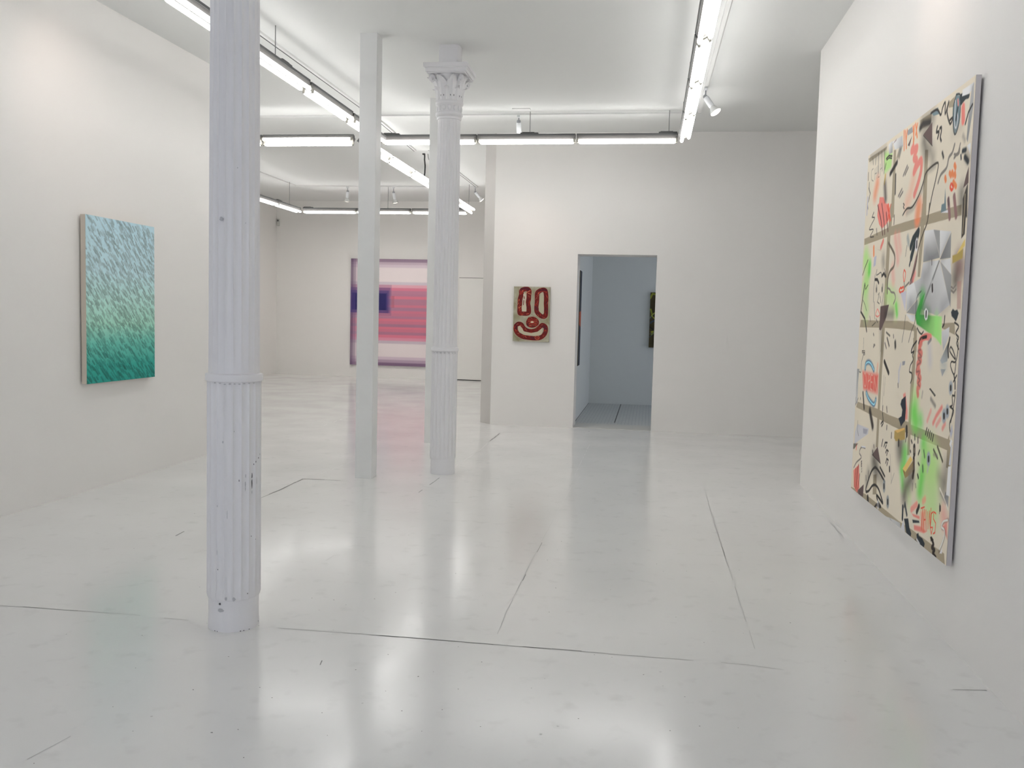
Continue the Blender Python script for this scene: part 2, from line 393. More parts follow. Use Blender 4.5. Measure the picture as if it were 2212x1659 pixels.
(0,(48,45,42),8,4,0.85,[(276,1190),(301,1155)]),
(0,(48,45,42),8,4,0.85,[(437,1149),(350,1126)]),
(0,(48,45,42),20,6,1.0,[(366,1425),(424,1422),(463,1398)]),
(0,(48,45,42),20,6,1.0,[(531,1439),(582,1453),(618,1432)]),
(0,(125,118,110),31,20,0.6,[(411,1377),(422,1354)]),
(0,(48,45,42),18,6,1.0,[(409,1365),(412,1349)]),
(0,(125,118,110),31,20,0.6,[(562,1377),(561,1349)]),
(0,(48,45,42),20,6,1.0,[(554,1363),(557,1347)]),
(0,(243,128,118),10,5,1.0,[(464,1234),(426,1200),(475,1186),(528,1199),(489,1225),(464,1234)]),
(0,(48,45,42),10,5,1.0,[(144,1566),(67,1517),(13,1471)]),
(0,(48,45,42),18,7,1.0,[(92,1407),(57,1336),(18,1222)]),
(0,(48,45,42),18,7,1.0,[(18,1222),(144,1173),(213,1090)]),
(0,(48,45,42),6,4,1.0,[(65,1300),(123,1269),(182,1226)]),
(0,(48,45,42),8,4,1.0,[(90,1414),(120,1370),(181,1398)]),
(1,(96,78,76),0,4,1.0,[(539,1250),(738,1257),(692,1182),(582,1099),(537,1104)]),
(0,(48,45,42),66,76.0,0.6,[(668,1198),(831,1197)]),
(0,(125,118,110),12,5,1.0,[(675,1361),(739,1348),(773,1331),(844,1323),(874,1291),(838,1260)]),
(0,(226,82,58),10,4,1.0,[(1026,1450),(1013,1420),(1040,1378),(1059,1428),(1026,1450)]),
(0,(226,82,58),13,4,1.0,[(972,1350),(947,1336),(978,1322),(1040,1332),(1027,1353),(1001,1346),(972,1350)]),
(0,(125,118,110),12,4,1.0,[(1040,1378),(1059,1337)]),
(0,(125,118,110),13,4,1.0,[(1063,1352),(1139,1373)]),
(1,(150,150,150),0,4,1.0,[(1529,1626),(1632,1612),(1657,1476)]),
(2,((215,215,215),(195,195,195),(1646,1610),(1737,1492)),0,4,1.0,[(1632,1612),(1807,1590),(1657,1476)]),
(2,((150,150,150),(118,118,118),(1786,1583),(1700,1468)),0,4,1.0,[(1808,1585),(1822,1462),(1659,1465)]),
(2,((212,212,212),(135,135,135),(1440,1621),(1469,1471)),0,4,1.0,[(1376,1637),(1529,1626),(1655,1474),(1381,1469)]),
(2,((205,205,205),(165,165,165),(1456,1462),(1408,1305)),0,4,1.0,[(1382,1467),(1657,1463),(1394,1216),(1341,1307),(1358,1402)]),
(1,(205,205,205),0,4,1.0,[(1660,1460),(1822,1460),(1845,1381)]),
(2,((160,160,160),(140,140,140),(1753,1404),(1848,1248)),0,4,1.0,[(1668,1455),(1850,1377),(1862,1220)]),
(2,((200,200,200),(165,165,165),(1656,1409),(1502,1219)),0,4,1.0,[(1662,1453),(1850,1235),(1670,1183),(1406,1218)]),
(1,(130,130,130),0,3,1.0,[(1661,1458),(1565,1360),(1409,1220),(1392,1225),(1646,1463)]),
(2,((225,225,225),(170,170,170),(1169,1353),(1197,1213)),0,4,1.0,[(1099,1350),(1237,1369),(1321,1279),(1119,1208)]),
(2,((195,195,195),(160,160,160),(1267,1368),(1350,1279)),0,4,1.0,[(1237,1369),(1361,1388),(1394,1315),(1321,1279)]),
(1,(148,148,148),0,4,1.0,[(1120,1203),(1322,1275),(1354,1191)]),
(1,(196,194,204),0,4,1.0,[(979,1319),(1097,1328),(1095,1212)]),
(1,(212,212,212),0,4,1.0,[(1112,1199),(1290,1187),(1277,1152),(1208,1158)]),
(2,((52,140,58),(168,226,136),(1382,1197),(1730,1083)),0,10,1.0,[(1289,1188),(1371,1268),(1447,1309),(1375,1192),(1743,1179),(1760,1035),(1677,1069),(1329,1140)]),
(0,(66,170,70),98,83.6,0.75,[(1397,1282),(1366,1197)]),
(0,(40,110,50),78,76.0,0.55,[(1393,1220),(1523,1186)]),
(0,(150,225,120),58,76.0,0.5,[(1658,1172),(1685,1100)]),
(0,(120,120,124),78,95.0,0.5,[(1480,1414),(1422,1399)]),
(0,(110,110,114),66,95.0,0.45,[(1431,1511),(1530,1467)]),
(0,(110,110,114),58,83.6,0.4,[(1768,1537),(1699,1477)]),
(0,(120,120,124),58,83.6,0.45,[(1189,1253),(1265,1213)]),
(0,(120,120,126),70,95.0,0.4,[(1745,1224),(1820,1258)]),
(0,(190,190,190),34,20,0.7,[(1552,1351),(1569,1305)]),
(0,(48,45,42),23,5,1.0,[(1560,1339),(1568,1312)]),
(1,(215,215,215),0,4,1.0,[(1450,1210),(1478,1226),(1516,1209),(1512,1168),(1486,1159),(1462,1173)]),
(0,(48,45,42),21,5,1.0,[(1485,1205),(1486,1182)]),
(0,(48,45,42),8,4,1.0,[(1529,1471),(1534,1446)]),
(1,(212,188,112),0,4,1.0,[(1908,1475),(2009,1537),(2013,1504),(1933,1473)]),
(1,(172,150,84),0,8,1.0,[(1846,1471),(1915,1474),(1993,1493),(1993,1448),(1853,1432)]),
(1,(168,122,114),0,10,0.6,[(1938,1343),(1995,1344),(2007,1212),(1956,1212)]),
(0,(125,118,110),10,5,1.0,[(1854,1321),(1887,1311),(1923,1327)]),
(0,(125,118,110),12,5,1.0,[(1857,1304),(1897,1292),(1926,1306)]),
(1,(44,52,58),0,5,1.0,[(1876,1199),(1899,1215),(1929,1206),(1962,1210),(1984,1193),(1969,1170),(1951,1153),(1926,1166),(1888,1179)]),
(0,(48,45,42),10,4,1.0,[(1936,1149),(1995,1131),(1961,1099),(2004,1079),(1982,1053),(2014,1025)]),
(1,(68,62,54),0,5,1.0,[(1947,1704),(2002,1697),(2001,1558),(1958,1540)]),
(0,(158,146,124),9,4,1.0,[(1978,1700),(1972,1565)]),
(0,(48,45,42),13,7,0.85,[(712,1089),(798,1069)]),
(0,(48,45,42),13,7,0.85,[(739,1057),(794,1010)]),
(0,(48,45,42),13,7,0.85,[(396,1077),(410,1066)]),
(0,(48,45,42),13,7,0.85,[(423,1006),(451,1004)]),
(0,(48,45,42),13,7,0.85,[(694,1024),(732,992)]),
(0,(48,45,42),13,7,0.85,[(876,1075),(883,1060)]),
(0,(48,45,42),26,30,1.0,[(925,1029),(933,1008)]),
(0,(243,128,118),39,8,1.0,[(1403,1021),(1410,1054),(1499,1075),(1583,1072)]),
(0,(48,45,42),20,6,1.0,[(1389,1040),(1412,1059),(1454,1069),(1514,1075)]),
(0,(125,118,110),20,8,1.0,[(1551,1043),(1592,1063)]),
(0,(243,128,118),26,12,0.9,[(1412,1040),(1414,993)]),
(0,(48,45,42),8,5,0.8,[(1105,1189),(1093,1114),(1064,1037)]),
(0,(48,45,42),9,5,0.8,[(1375,1316),(1301,1280),(1299,1164),(1236,1100),(1197,1040)]),
(0,(48,45,42),10,5,1.0,[(1340,1120),(1385,1097),(1427,1088),(1455,1102)]),
(0,(48,45,42),13,5,1.0,[(1787,1180),(1785,1141),(1763,1127)]),
(0,(48,45,42),12,5,1.0,[(1346,1048),(1285,1023),(1258,992)]),
(2,((205,205,205),(180,180,180),(1805,1119),(1795,1031)),0,4,1.0,[(1754,1105),(1866,1128),(1867,1085),(1792,1009)]),
(0,(205,112,100),42,16,0.9,[(1434,1043),(1399,1004),(1445,985),(1399,971),(1438,947),(1386,928),(1411,909),(1380,886),(1430,885),(1413,863),(1450,853),(1412,833),(1449,819),(1412,796),(1424,767)]),
(0,(130,80,76),12,8,0.7,[(1427,1005),(1380,995),(1448,968),(1387,958),(1440,939),(1381,920),(1373,886),(1429,889),(1407,858),(1444,844),(1413,825),(1444,811)]),
(0,(48,45,42),10,4,1.0,[(1341,1049),(1269,1009),(1259,983),(1309,993),(1284,971),(1303,946),(1258,914),(1243,879),(1289,872),(1304,848),(1277,818)]),
(1,(222,96,86),0,40,0.95,[(156,822),(581,825),(584,703),(204,704)]),
(0,(244,130,84),34,30,0.45,[(549,880),(539,835)]),
(0,(44,98,134),34,22,0.95,[(228,844),(242,876),(314,890),(390,878),(458,846)]),
(0,(150,206,236),12,4,1.0,[(228,844),(242,876),(314,890),(390,878),(458,846)]),
(0,(44,98,134),34,22,0.95,[(295,688),(355,657),(465,631),(521,632),(548,663)]),
(0,(150,206,236),12,4,1.0,[(295,688),(355,657),(465,631),(521,632),(548,663)]),
(0,(252,168,150),9,3,1.0,[(275,767),(275,745),(265,729),(248,724),(228,731),(211,748),(200,771),(200,793),(210,809),(228,814),(248,807),(265,790),(275,767)]),
(0,(252,168,150),9,3,1.0,[(325,716),(326,816)]),
(0,(252,168,150),9,3,1.0,[(326,816),(363,810),(374,778),(327,763)]),
(0,(252,168,150),9,3,1.0,[(435,810),(396,812),(393,721),(446,715)]),
(0,(252,168,150),9,3,1.0,[(394,765),(435,765)]),
(0,(252,168,150),9,3,1.0,[(488,708),(478,807),(560,704),(566,805)]),
(0,(48,45,42),6,3,0.8,[(138,1045),(149,961)]),
(1,(190,180,160),0,4,1.0,[(114,957),(191,960),(194,947),(117,944)]),
(0,(48,45,42),6,3,1.0,[(114,957),(191,960),(194,947),(117,944),(114,957)]),
(0,(48,45,42),8,4,0.85,[(173,941),(119,886),(112,817),(67,814),(52,830)]),
(1,(125,118,110),0,4,0.8,[(144,940),(210,942),(198,929),(147,927)]),
(0,(48,45,42),29,6,1.0,[(704,911),(817,846)]),
(0,(48,45,42),5,3,0.7,[(713,826),(713,648)]),
(0,(48,45,42),5,3,0.6,[(747,818),(739,703)]),
(0,(48,45,42),12,8,0.8,[(737,1055),(792,1005)]),
(0,(48,45,42),26,26,1.0,[(921,1033),(930,1008)]),
(1,(150,150,156),0,4,1.0,[(1094,928),(1151,933),(1144,911),(1098,905)]),
(0,(178,178,192),23,16,0.7,[(1042,809),(1034,867),(1065,909)]),
(0,(125,118,110),16,8,1.0,[(1032,795),(1038,779)]),
(0,(125,118,110),16,8,1.0,[(443,1005),(416,992)]),
(1,(243,128,118),0,16,0.85,[(1146,745),(1191,758),(1251,662),(1258,615),(1213,606)]),
(1,(36,44,54),0,5,1.0,[(1122,712),(1199,741),(1219,672),(1214,602),(1172,580),(1141,560),(1117,578),(1080,601),(1140,620),(1149,657),(1106,684)]),
(0,(243,128,118),26,16,0.9,[(1824,734),(1749,684),(1707,644)]),
(0,(243,128,118),26,16,0.5,[(1658,702),(1611,645)]),
(0,(243,128,118),26,16,0.75,[(1885,660),(1855,634)]),
(0,(243,128,118),26,16,0.6,[(1811,675),(1758,638)]),
(0,(48,45,42),6,3,1.0,[(1618,811),(1706,780),(1715,785),(1627,812),(1619,807)]),
(0,(125,118,110),23,20,0.8,[(1647,761),(1722,732)]),
(0,(178,178,192),58,95.0,0.5,[(1572,1022),(1598,950)]),
(0,(125,118,110),18,14,0.5,[(1504,786),(1496,757)]),
(0,(150,160,172),51,18,0.8,[(1936,846),(1939,830)]),
(0,(48,45,42),23,6,1.0,[(1936,843),(1938,833)]),
(0,(140,152,165),51,18,0.8,[(1907,731),(1910,715)]),
(0,(48,45,42),23,6,1.0,[(1908,728),(1910,718)]),
(0,(140,152,165),57,18,0.8,[(1864,704),(1867,688)]),
(0,(48,45,42),26,6,1.0,[(1864,701),(1866,691)]),
(2,((96,96,96),(172,172,172),(1847,1052),(1808,952)),0,4,1.0,[(1758,961),(1886,1075),(1864,962),(1785,947)]),
(2,((150,150,150),(170,170,170),(1813,921),(1802,886)),0,4,1.0,[(1772,919),(1848,923),(1802,884)]),
(0,(150,165,170),51,76.0,0.5,[(1797,947),(1833,941)]),
(0,(48,45,42),16,5,1.0,[(1880,1075),(1863,1030),(1877,983)]),
(0,(48,45,42),9,4,1.0,[(1902,1034),(1891,1012),(1979,976),(1938,1017),(1902,1034)]),
(0,(48,45,42),9,4,1.0,[(1982,1077),(2005,1037),(1986,967),(1926,963),(1919,938),(1975,904),(1988,963)]),
(0,(48,45,42),13,5,1.0,[(1970,903),(1992,872),(1998,839)]),
(0,(48,45,42),10,5,1.0,[(1970,870),(2008,902)]),
(0,(48,45,42),10,4,1.0,[(2001,824),(1993,805),(1966,803),(1974,759),(1942,749),(1992,739),(1989,716),(1952,668),(1971,623)]),
(0,(48,45,42),9,4,1.0,[(2004,806),(1995,765),(1967,677)]),
(0,(48,45,42),12,4,1.0,[(1611,607),(1594,572)]),
(0,(48,45,42),12,4,1.0,[(1640,602),(1624,568)]),
(0,(48,45,42),12,4,1.0,[(1668,597),(1654,563)]),
(0,(48,45,42),12,4,1.0,[(1695,592),(1683,558)]),
(0,(48,45,42),12,4,1.0,[(1723,587),(1711,554)]),
(0,(48,45,42),26,7,1.0,[(203,680),(256,580)]),
(0,(34,26,26),52,30,0.95,[(414,580),(506,489)]),
(0,(48,45,42),10,6,1.0,[(140,641),(143,631)]),
(2,((150,150,150),(185,185,185),(20,817),(20,612)),0,4,1.0,[(-19,831),(63,830),(48,744),(58,599),(15,585)]),
(1,(190,190,196),0,8,0.9,[(91,457),(409,463),(396,426),(140,346),(32,304),(34,397)]),
(1,(160,160,170),0,4,1.0,[(256,447),(384,454),(357,420),(270,414)]),
(0,(48,45,42),9,5,0.7,[(4,632),(4,578),(74,633)]),
(0,(48,45,42),8,5,0.7,[(97,480),(100,416),(142,383)]),
(1,(170,144,84),0,6,1.0,[(1014,521),(1226,559),(1232,499),(1050,465),(1014,479)]),
(1,(212,176,104),0,4,1.0,[(1013,523),(1207,562),(1216,553),(1081,517)]),
(0,(48,45,42),34,7,1.0,[(1252,567),(1263,529)]),
(0,(48,45,42),10,5,1.0,[(1257,528),(1247,488)]),
(0,(48,45,42),26,14,1.0,[(1111,474),(1115,452)]),
(0,(48,45,42),12,5,1.0,[(815,643),(830,612)]),
(0,(48,45,42),12,5,1.0,[(725,640),(725,611)]),
(0,(48,45,42),12,5,1.0,[(728,597),(753,551)]),
(0,(48,45,42),12,5,1.0,[(844,533),(843,509)]),
(0,(48,45,42),12,5,1.0,[(955,502),(954,472)]),
(0,(48,45,42),12,5,1.0,[(768,438),(749,395)]),
(0,(48,45,42),12,5,1.0,[(803,400),(825,427),(872,433)]),
(0,(48,45,42),12,5,1.0,[(837,395),(854,416)]),
(0,(48,45,42),12,5,1.0,[(850,369),(868,390),(905,386)]),
(0,(48,45,42),12,5,1.0,[(877,358),(884,374)]),
(0,(48,45,42),12,5,1.0,[(864,309),(881,338),(916,334)]),
(0,(48,45,42),12,5,1.0,[(893,300),(903,320)]),
(0,(48,45,42),12,5,1.0,[(723,514),(756,537),(736,545),(706,527)]),
(0,(48,45,42),12,5,1.0,[(561,376),(568,362)]),
(0,(48,45,42),12,5,1.0,[(258,225),(265,194)]),
(0,(48,45,42),39,7,1.0,[(1414,482),(1421,447)]),
(0,(150,135,112),13,8,0.8,[(1416,472),(1419,456)]),
(0,(48,45,42),14,6,1.0,[(1353,510),(1370,498)]),
(0,(48,45,42),14,6,1.0,[(1411,547),(1416,523)]),
(0,(48,45,42),14,6,1.0,[(1469,538),(1474,514)]),
(0,(48,45,42),14,6,1.0,[(1347,452),(1354,446)]),
(0,(48,45,42),14,6,1.0,[(1509,477),(1493,454)]),
(0,(48,45,42),14,6,1.0,[(1499,409),(1517,401)]),
(0,(150,150,180),57,18,0.8,[(1666,464),(1669,447)]),
(0,(48,45,42),26,6,1.0,[(1667,461),(1669,450)]),
(0,(80,80,62),14,8,1.0,[(1738,514),(1806,480)]),
(0,(80,80,62),16,8,1.0,[(1795,537),(1884,477)]),
(0,(125,118,110),18,20,0.6,[(1742,490),(1798,491)]),
(0,(125,118,110),12,5,1.0,[(344,326),(237,316),(191,273),(252,250),(127,199),(56,151)]),
(0,(212,211,214),9,4,1.0,[(347,333),(247,323)]),
(0,(243,128,118),21,14,1.0,[(101,314),(95,286)]),
(1,(48,45,42),0,8,0.8,[(7,312),(143,330),(38,278),(4,273)]),
(1,(220,220,220),0,4,1.0,[(1981,600),(2004,592),(1983,559),(1967,572)]),
(1,(180,180,190),0,4,1.0,[(1984,671),(2002,636),(1981,597),(1965,624)]),
(1,(235,130,116),0,6,1.0,[(49,131),(197,195),(244,42),(173,2),(86,23)]),
(0,(140,48,42),13,4,1.0,[(115,153),(97,25)]),
(0,(140,48,42),13,4,1.0,[(187,191),(158,15)]),
(0,(140,48,42),13,4,1.0,[(229,134),(195,6)]),
(0,(140,48,42),13,4,1.0,[(157,170),(133,21)]),
(1,(96,78,76),0,6,1.0,[(213,25),(359,89),(356,5),(221,-8)]),
(1,(96,78,76),0,4,1.0,[(535,311),(658,379),(748,287)]),
(0,(48,45,42),6,3,1.0,[(535,311),(748,287)]),
(0,(48,45,42),16,10,1.0,[(539,337),(554,314)]),
(0,(48,45,42),18,6,1.0,[(438,52),(422,75),(521,189),(592,233),(648,245),(748,227),(865,195)]),
(0,(48,45,42),16,7,1.0,[(740,264),(858,227)]),
(0,(48,45,42),17,6,1.0,[(427,52),(496,71),(577,118),(652,137),(731,127),(795,96),(848,61),(762,75),(694,81),(728,54),(808,31)]),
(0,(130,138,145),57,18,0.8,[(852,177),(857,157)]),
(0,(48,45,42),26,6,1.0,[(853,173),(856,160)]),
(0,(120,130,138),57,18,0.8,[(952,101),(956,82)]),
(0,(48,45,42),26,6,1.0,[(953,98),(956,85)]),
(0,(48,45,42),42,12,1.0,[(479,24),(491,1)]),
(0,(48,45,42),18,7,1.0,[(654,-6),(706,25),(791,27)]),
(0,(212,211,214),37,18,0.8,[(737,39),(742,19)]),
(0,(48,45,42),17,6,1.0,[(738,35),(741,22)]),
(0,(48,45,42),8,4,1.0,[(272,231),(267,222)]),
(0,(48,45,42),8,4,1.0,[(276,215),(271,206)]),
(0,(48,45,42),8,4,1.0,[(279,198),(275,190)]),
(0,(48,45,42),8,4,1.0,[(283,182),(278,174)]),
(0,(48,45,42),8,4,1.0,[(287,166),(282,157)]),
(0,(48,45,42),12,12,0.7,[(468,195),(467,154)]),
(0,(48,45,42),12,8,0.8,[(404,154),(415,125)]),
(2,((205,205,205),(170,170,170),(976,5),(1242,5)),0,4,1.0,[(907,-3),(1077,16),(1229,27),(1251,-1),(1082,-9)]),
(1,(150,150,150),0,4,1.0,[(1009,12),(1081,-4),(1057,-10)]),
(1,(195,195,200),0,4,1.0,[(1244,-7),(1293,61),(1336,-3)]),
(1,(44,52,58),0,6,1.0,[(1299,67),(1378,86),(1409,44),(1450,19),(1441,-6),(1358,2),(1328,38)]),
(0,(44,52,58),29,8,1.0,[(1267,126),(1271,61)]),
(0,(44,52,58),23,12,1.0,[(1306,147),(1349,99)]),
(0,(44,52,58),13,8,1.0,[(1303,159),(1294,131)]),
(1,(44,52,58),0,6,1.0,[(1540,36),(1571,52),(1581,38),(1641,40),(1687,23),(1676,-3),(1596,-6),(1560,3)]),
(0,(212,211,214),12,8,1.0,[(1551,12),(1602,-1)]),
(0,(48,45,42),18,10,1.0,[(1526,-1),(1548,-8)]),
(0,(48,45,42),29,10,1.0,[(1555,189),(1524,152)]),
(1,(44,52,58),0,8,1.0,[(1453,96),(1572,116),(1581,106),(1467,80)]),
(0,(243,128,118),34,16,0.8,[(1516,192),(1426,144)]),
(1,(243,128,118),0,10,0.95,[(1437,125),(1575,140),(1578,124),(1467,116)]),
(1,(243,128,118),0,14,0.95,[(1486,74),(1604,93),(1698,88),(1662,71),(1495,49)]),
(0,(243,128,118),34,24,0.55,[(1648,245),(1618,227)]),
(1,(240,140,110),0,30,0.7,[(1590,168),(1666,188),(1667,79),(1607,77)]),
(0,(226,82,58),8,3,1.0,[(1590,185),(1647,204)]),
(0,(226,82,58),8,3,1.0,[(1621,194),(1620,79)]),
(0,(226,82,58),8,3,1.0,[(1648,191),(1650,75)]),
(0,(226,82,58),8,3,1.0,[(1675,193),(1681,82)]),
(0,(226,82,58),8,3,1.0,[(1649,138),(1677,144)]),
(0,(226,82,58),8,3,1.0,[(1699,190),(1705,92)]),
(0,(226,82,58),8,3,1.0,[(1727,109),(1729,200),(1758,116),(1752,218)]),
(0,(226,82,58),8,3,1.0,[(1789,209),(1764,195),(1759,116),(1781,94),(1794,131),(1767,125)]),
(0,(226,82,58),8,3,1.0,[(1832,209),(1799,211),(1798,176),(1837,162),(1834,114),(1809,103)]),
(1,(40,30,26),0,4,1.0,[(1764,76),(1788,85),(1824,74),(1781,56)]),
(0,(40,30,26),21,6,1.0,[(1804,64),(1825,53),(1800,31),(1845,30),(1821,9),(1868,-1)]),
(2,((120,120,120),(160,160,160),(1957,329),(1990,275)),0,8,1.0,[(1949,342),(2000,330),(2003,266),(1939,303)]),
(0,(222,216,204),13,4,1.0,[(1868,341),(1939,303),(2003,266)]),
(0,(48,45,42),10,20,0.5,[(1883,322),(1965,285)]),
(1,(196,124,116),0,14,0.8,[(1997,205),(1941,166),(1983,141),(2020,124)]),
(0,(243,128,118),78,95.0,0.5,[(1941,227),(1969,203)]),
(0,(100,86,74),18,14,0.6,[(2012,218),(1948,190),(1928,162),(1971,160),(1976,132),(1950,88),(1912,40)]),
(0,(226,220,210),10,4,1.0,[(2006,215),(1947,195),(1925,164),(1965,160),(1971,131),(1944,86),(1915,52)]),
(1,(212,211,214),0,4,1.0,[(1953,70),(1955,40),(1919,32)]),
(1,(222,222,222),0,4,1.0,[(1969,465),(2009,473),(2016,329),(1963,328)]),
(1,(196,198,206),0,5,1.0,[(1991,574),(2003,569),(2003,476),(1976,475)]),
(0,(48,45,42),6,4,1.0,[(1879,269),(1884,220)]),
(0,(48,45,42),23,8,1.0,[(1887,254),(1890,241)]),
(1,(150,128,88),0,8,1.0,[(1278,323),(1403,405),(1429,359),(1361,322),(1278,288)]),
(1,(222,188,112),0,4,1.0,[(1219,332),(1355,424),(1398,409),(1278,324)]),
(1,(150,118,66),0,4,1.0,[(1220,329),(1275,323),(1277,290)]),
(0,(125,118,110),34,30,0.6,[(1347,319),(1398,358)]),
(0,(50,42,36),34,8,1.0,[(1417,420),(1429,359),(1419,323)]),
(0,(140,122,100),9,4,0.8,[(1419,412),(1423,362)]),
(0,(48,45,42),23,8,1.0,[(950,296),(957,278)]),
(0,(125,118,110),6,4,0.6,[(951,373),(1010,216)]),
(0,(125,118,110),8,6,0.5,[(1056,279),(1002,210)]),
(0,(50,80,60),16,12,0.8,[(1582,486),(1601,456)]),
(0,(50,80,60),21,14,0.8,[(1578,404),(1586,381)]),
(0,(48,45,42),8,5,0.7,[(1420,285),(1424,248)]),
(0,(48,45,42),9,5,0.8,[(1475,293),(1483,275)]),
(0,(178,178,192),18,14,0.6,[(1669,410),(1660,389)]),
(0,(48,45,42),16,7,1.0,[(1500,347),(1517,332)])]

# ------------------------------------------------------------------ the room
XL, XR = -4.52, 1.467            # left wall, right wall
YB = 12.43                       # wall with the doorway
YF = 20.95                       # far wall
def zc(y): return 3.90 + .0129 * y
ZB = 4.23                        # ceiling of the rear bay
YS = 13.74                       # step in the ceiling

fl = MB(); fl.box((-9.4, -3.3, -.12), (3.9, 12.86, 0)); fl.box((-9.4, 12.86, -.12), (-2.0, 21.3, 0))
def strip(mb, pts, w, mi, z=.0006, jitter=.3, seg=.12, gaps=0.0):
    pts = [Vector((x, y)) for x, y in pts]; P = []
    for a, b in zip(pts[:-1], pts[1:]):
        n = max(1, int((b - a).length / seg))
        for k in range(n): P.append(a.lerp(b, k / n))
    P.append(pts[-1])
    for a, b in zip(P[:-1], P[1:]):
        if random.random() < gaps: continue
        d = (b - a).normalized(); n = Vector((-d.y, d.x))
        w0 = w * random.uniform(1 - jitter, 1 + jitter) / 2; w1 = w * random.uniform(1 - jitter, 1 + jitter) / 2
        off = n * random.uniform(-.3, .3) * w
        vs = [a + n*w0 + off, a - n*w0 + off, b - n*w1 + off, b + n*w1 + off]
        mb.add([(v.x, v.y, z) for v in vs], [(0, 1, 2, 3)], mi)
for pts, w, mi, g in [
    ([(-3.17,3.96),(-3.05,3.97),(-2.55,3.98),(-2.16,3.97)], .010, 2, .05), ([(-3.05,3.968),(-2.75,3.975)], .005, 1, .2),
    ([(-1.7,3.96),(-1.24,3.97),(-.65,3.97),(.13,3.97)], .012, 2, .0), ([(-1.2,3.968),(-.25,3.975)], .006, 1, .25), ([(.13,3.97),(.49,3.97),(.78,3.92)], .008, 2, .3),
    ([(1.13,3.87),(1.31,3.88),(1.45,3.9)], .012, 2, .1),
    ([(-.66,3.98),(-.67,4.5),(-.67,5.3),(-.66,6.6),(-.64,8.06)], .006, 2, .1), ([(-.665,5.0),(-.66,5.9)], .004, 1, .5),
    ([(.55,8.13),(.54,6.51),(.54,4.81),(.54,4.18)], .006, 2, .12), ([(.545,7.6),(.54,5.2)], .005, 2, .4),
    ([(-3.06,6.77),(-3.05,7.1),(-3.06,7.66)], .012, 1, .05), ([(-3.07,7.67),(-2.86,7.685)], .022, 1, .0), ([(-2.86,7.685),(-2.71,7.69)], .008, 1, .2),
    ([(-3.02,7.7),(-2.97,8.49),(-2.94,9.12)], .007, 2, .2), ([(-1.90,7.1),(-1.88,8.2)], .009, 1, .3), ([(-1.88,8.75),(-1.85,10.01),(-1.88,10.7)], .007, 2, .3),
    ([(-1.87,10.7),(-1.88,11.48)], .016, 1, .1), ([(-1.88,11.48),(-1.46,11.53)], .012, 2, .2), ([(-3.07,5.47),(-3.08,5.6),(-3.08,5.78)], .010, 1, .3),
    ([(-1.94,4.39),(-1.92,4.74),(-1.89,5.26)], .006, 2, .4), ([(-1.99,2.6),(-1.92,2.95),(-1.82,3.08)], .005, 2, .3), ([(-1.34,3.57),(-1.35,3.62)], .006, 1, 0),
    ([(-4.29,11.48),(-4.31,12.29)], .012, 2, .5), ([(-.53,4.56),(-.50,4.73)], .004, 2, .2), ([(1.43,7.05),(1.43,6.62)], .014, 2, .1),
    ([(-3.07,11.5),(-2.0,11.52)], .008, 2, .5), ([(-.66,8.1),(-.66,11.5)], .005, 2, .5)]:
    strip(fl, pts, w * (.8 if mi == 1 else .7), mi, gaps=g)
def speck(x, y, r, mi=3):
    n = 7; a0 = random.random() * 6
    vs = [(x + r*random.uniform(.6, 1.3)*math.cos(a0+2*PI*i/n), y + r*random.uniform(.6, 1.3)*math.sin(a0+2*PI*i/n), .0008) for i in range(n)]
    fl.add(vs, [tuple(range(n))], mi)
for x, y in [(-.9,3.54),(-1.49,2.9)]: speck(x, y, .0042)
for x, y in [(-1.41,2.94),(-1.49,3.3),(-1.95,2.58),(-2.6,3.67),(-2.26,3.73),(-1.95,3.02),(-.85,3.6),(-.71,3.45),(-.56,3.14),(-.99,3.37),(-1.8,3.97),(-1.5,4.36),(-1.92,7.42),(-1.9,7.08),(-.67,3.75),(-.21,3.28),(-.19,3.94),(.03,3.76),(1.13,5.09),(.31,4.21),(.19,4.55),(.6,5.53),(.24,3.31),(.13,3.25),(-.73,3.25),(-.42,3.52)]: speck(x, y, random.uniform(.0022, .0034))
for x, y in [(-.75,12.08),(1.18,12.25),(1.36,12.24)]: speck(x, y, .012)
for k in range(70):
    y = 2.5 + 6 * random.random() ** 1.6; x = random.uniform(-.62 * y, .2 * y)
    if XL + .1 < x < XR - .05: speck(x, y, random.uniform(.0012, .0022) * (1 + y / 6))
for k in range(26):
    y = random.uniform(2.5, 6); x = random.uniform(-.6 * y, .25 * y)
    if XL + .1 < x < XR - .05: speck(x, y, random.uniform(.003, .006), 2)
struct(fl.build('floor', [FLOORM, CRACK, CRACK2, SPECK]), 'glossy white painted floor of the gallery')

f2 = MB(); f2.box((-2.0, 12.86, -.12), (3.9, 21.3, 0))
for x in (-1.04, -.452, .16): f2.add([(x-.007, 13.25, .001), (x+.007, 13.25, .001), (x+.007, 16.28, .001), (x-.007, 16.28, .001)], [(0,1,2,3)], 1)
struct(f2.build('floor', [TILEM, TILELINE]), 'grey tiled floor seen through the doorway')
s = MB(); s.box((-1.0, 12.44, -.01), (.077, 13.02, .004), bev=.0015); struct(s.build('trim_1', SILL), 'worn white sill in the doorway')

c = MB(); c.prism([(-3.3, zc(-3.3)), (YS, zc(YS)), (YS, ZB), (21.3, ZB), (21.3, 4.6), (-3.3, 4.6)], 0, -9.4, 3.9)
struct(c.build('ceiling', CEIL), 'white ceiling with a step up towards the rear')

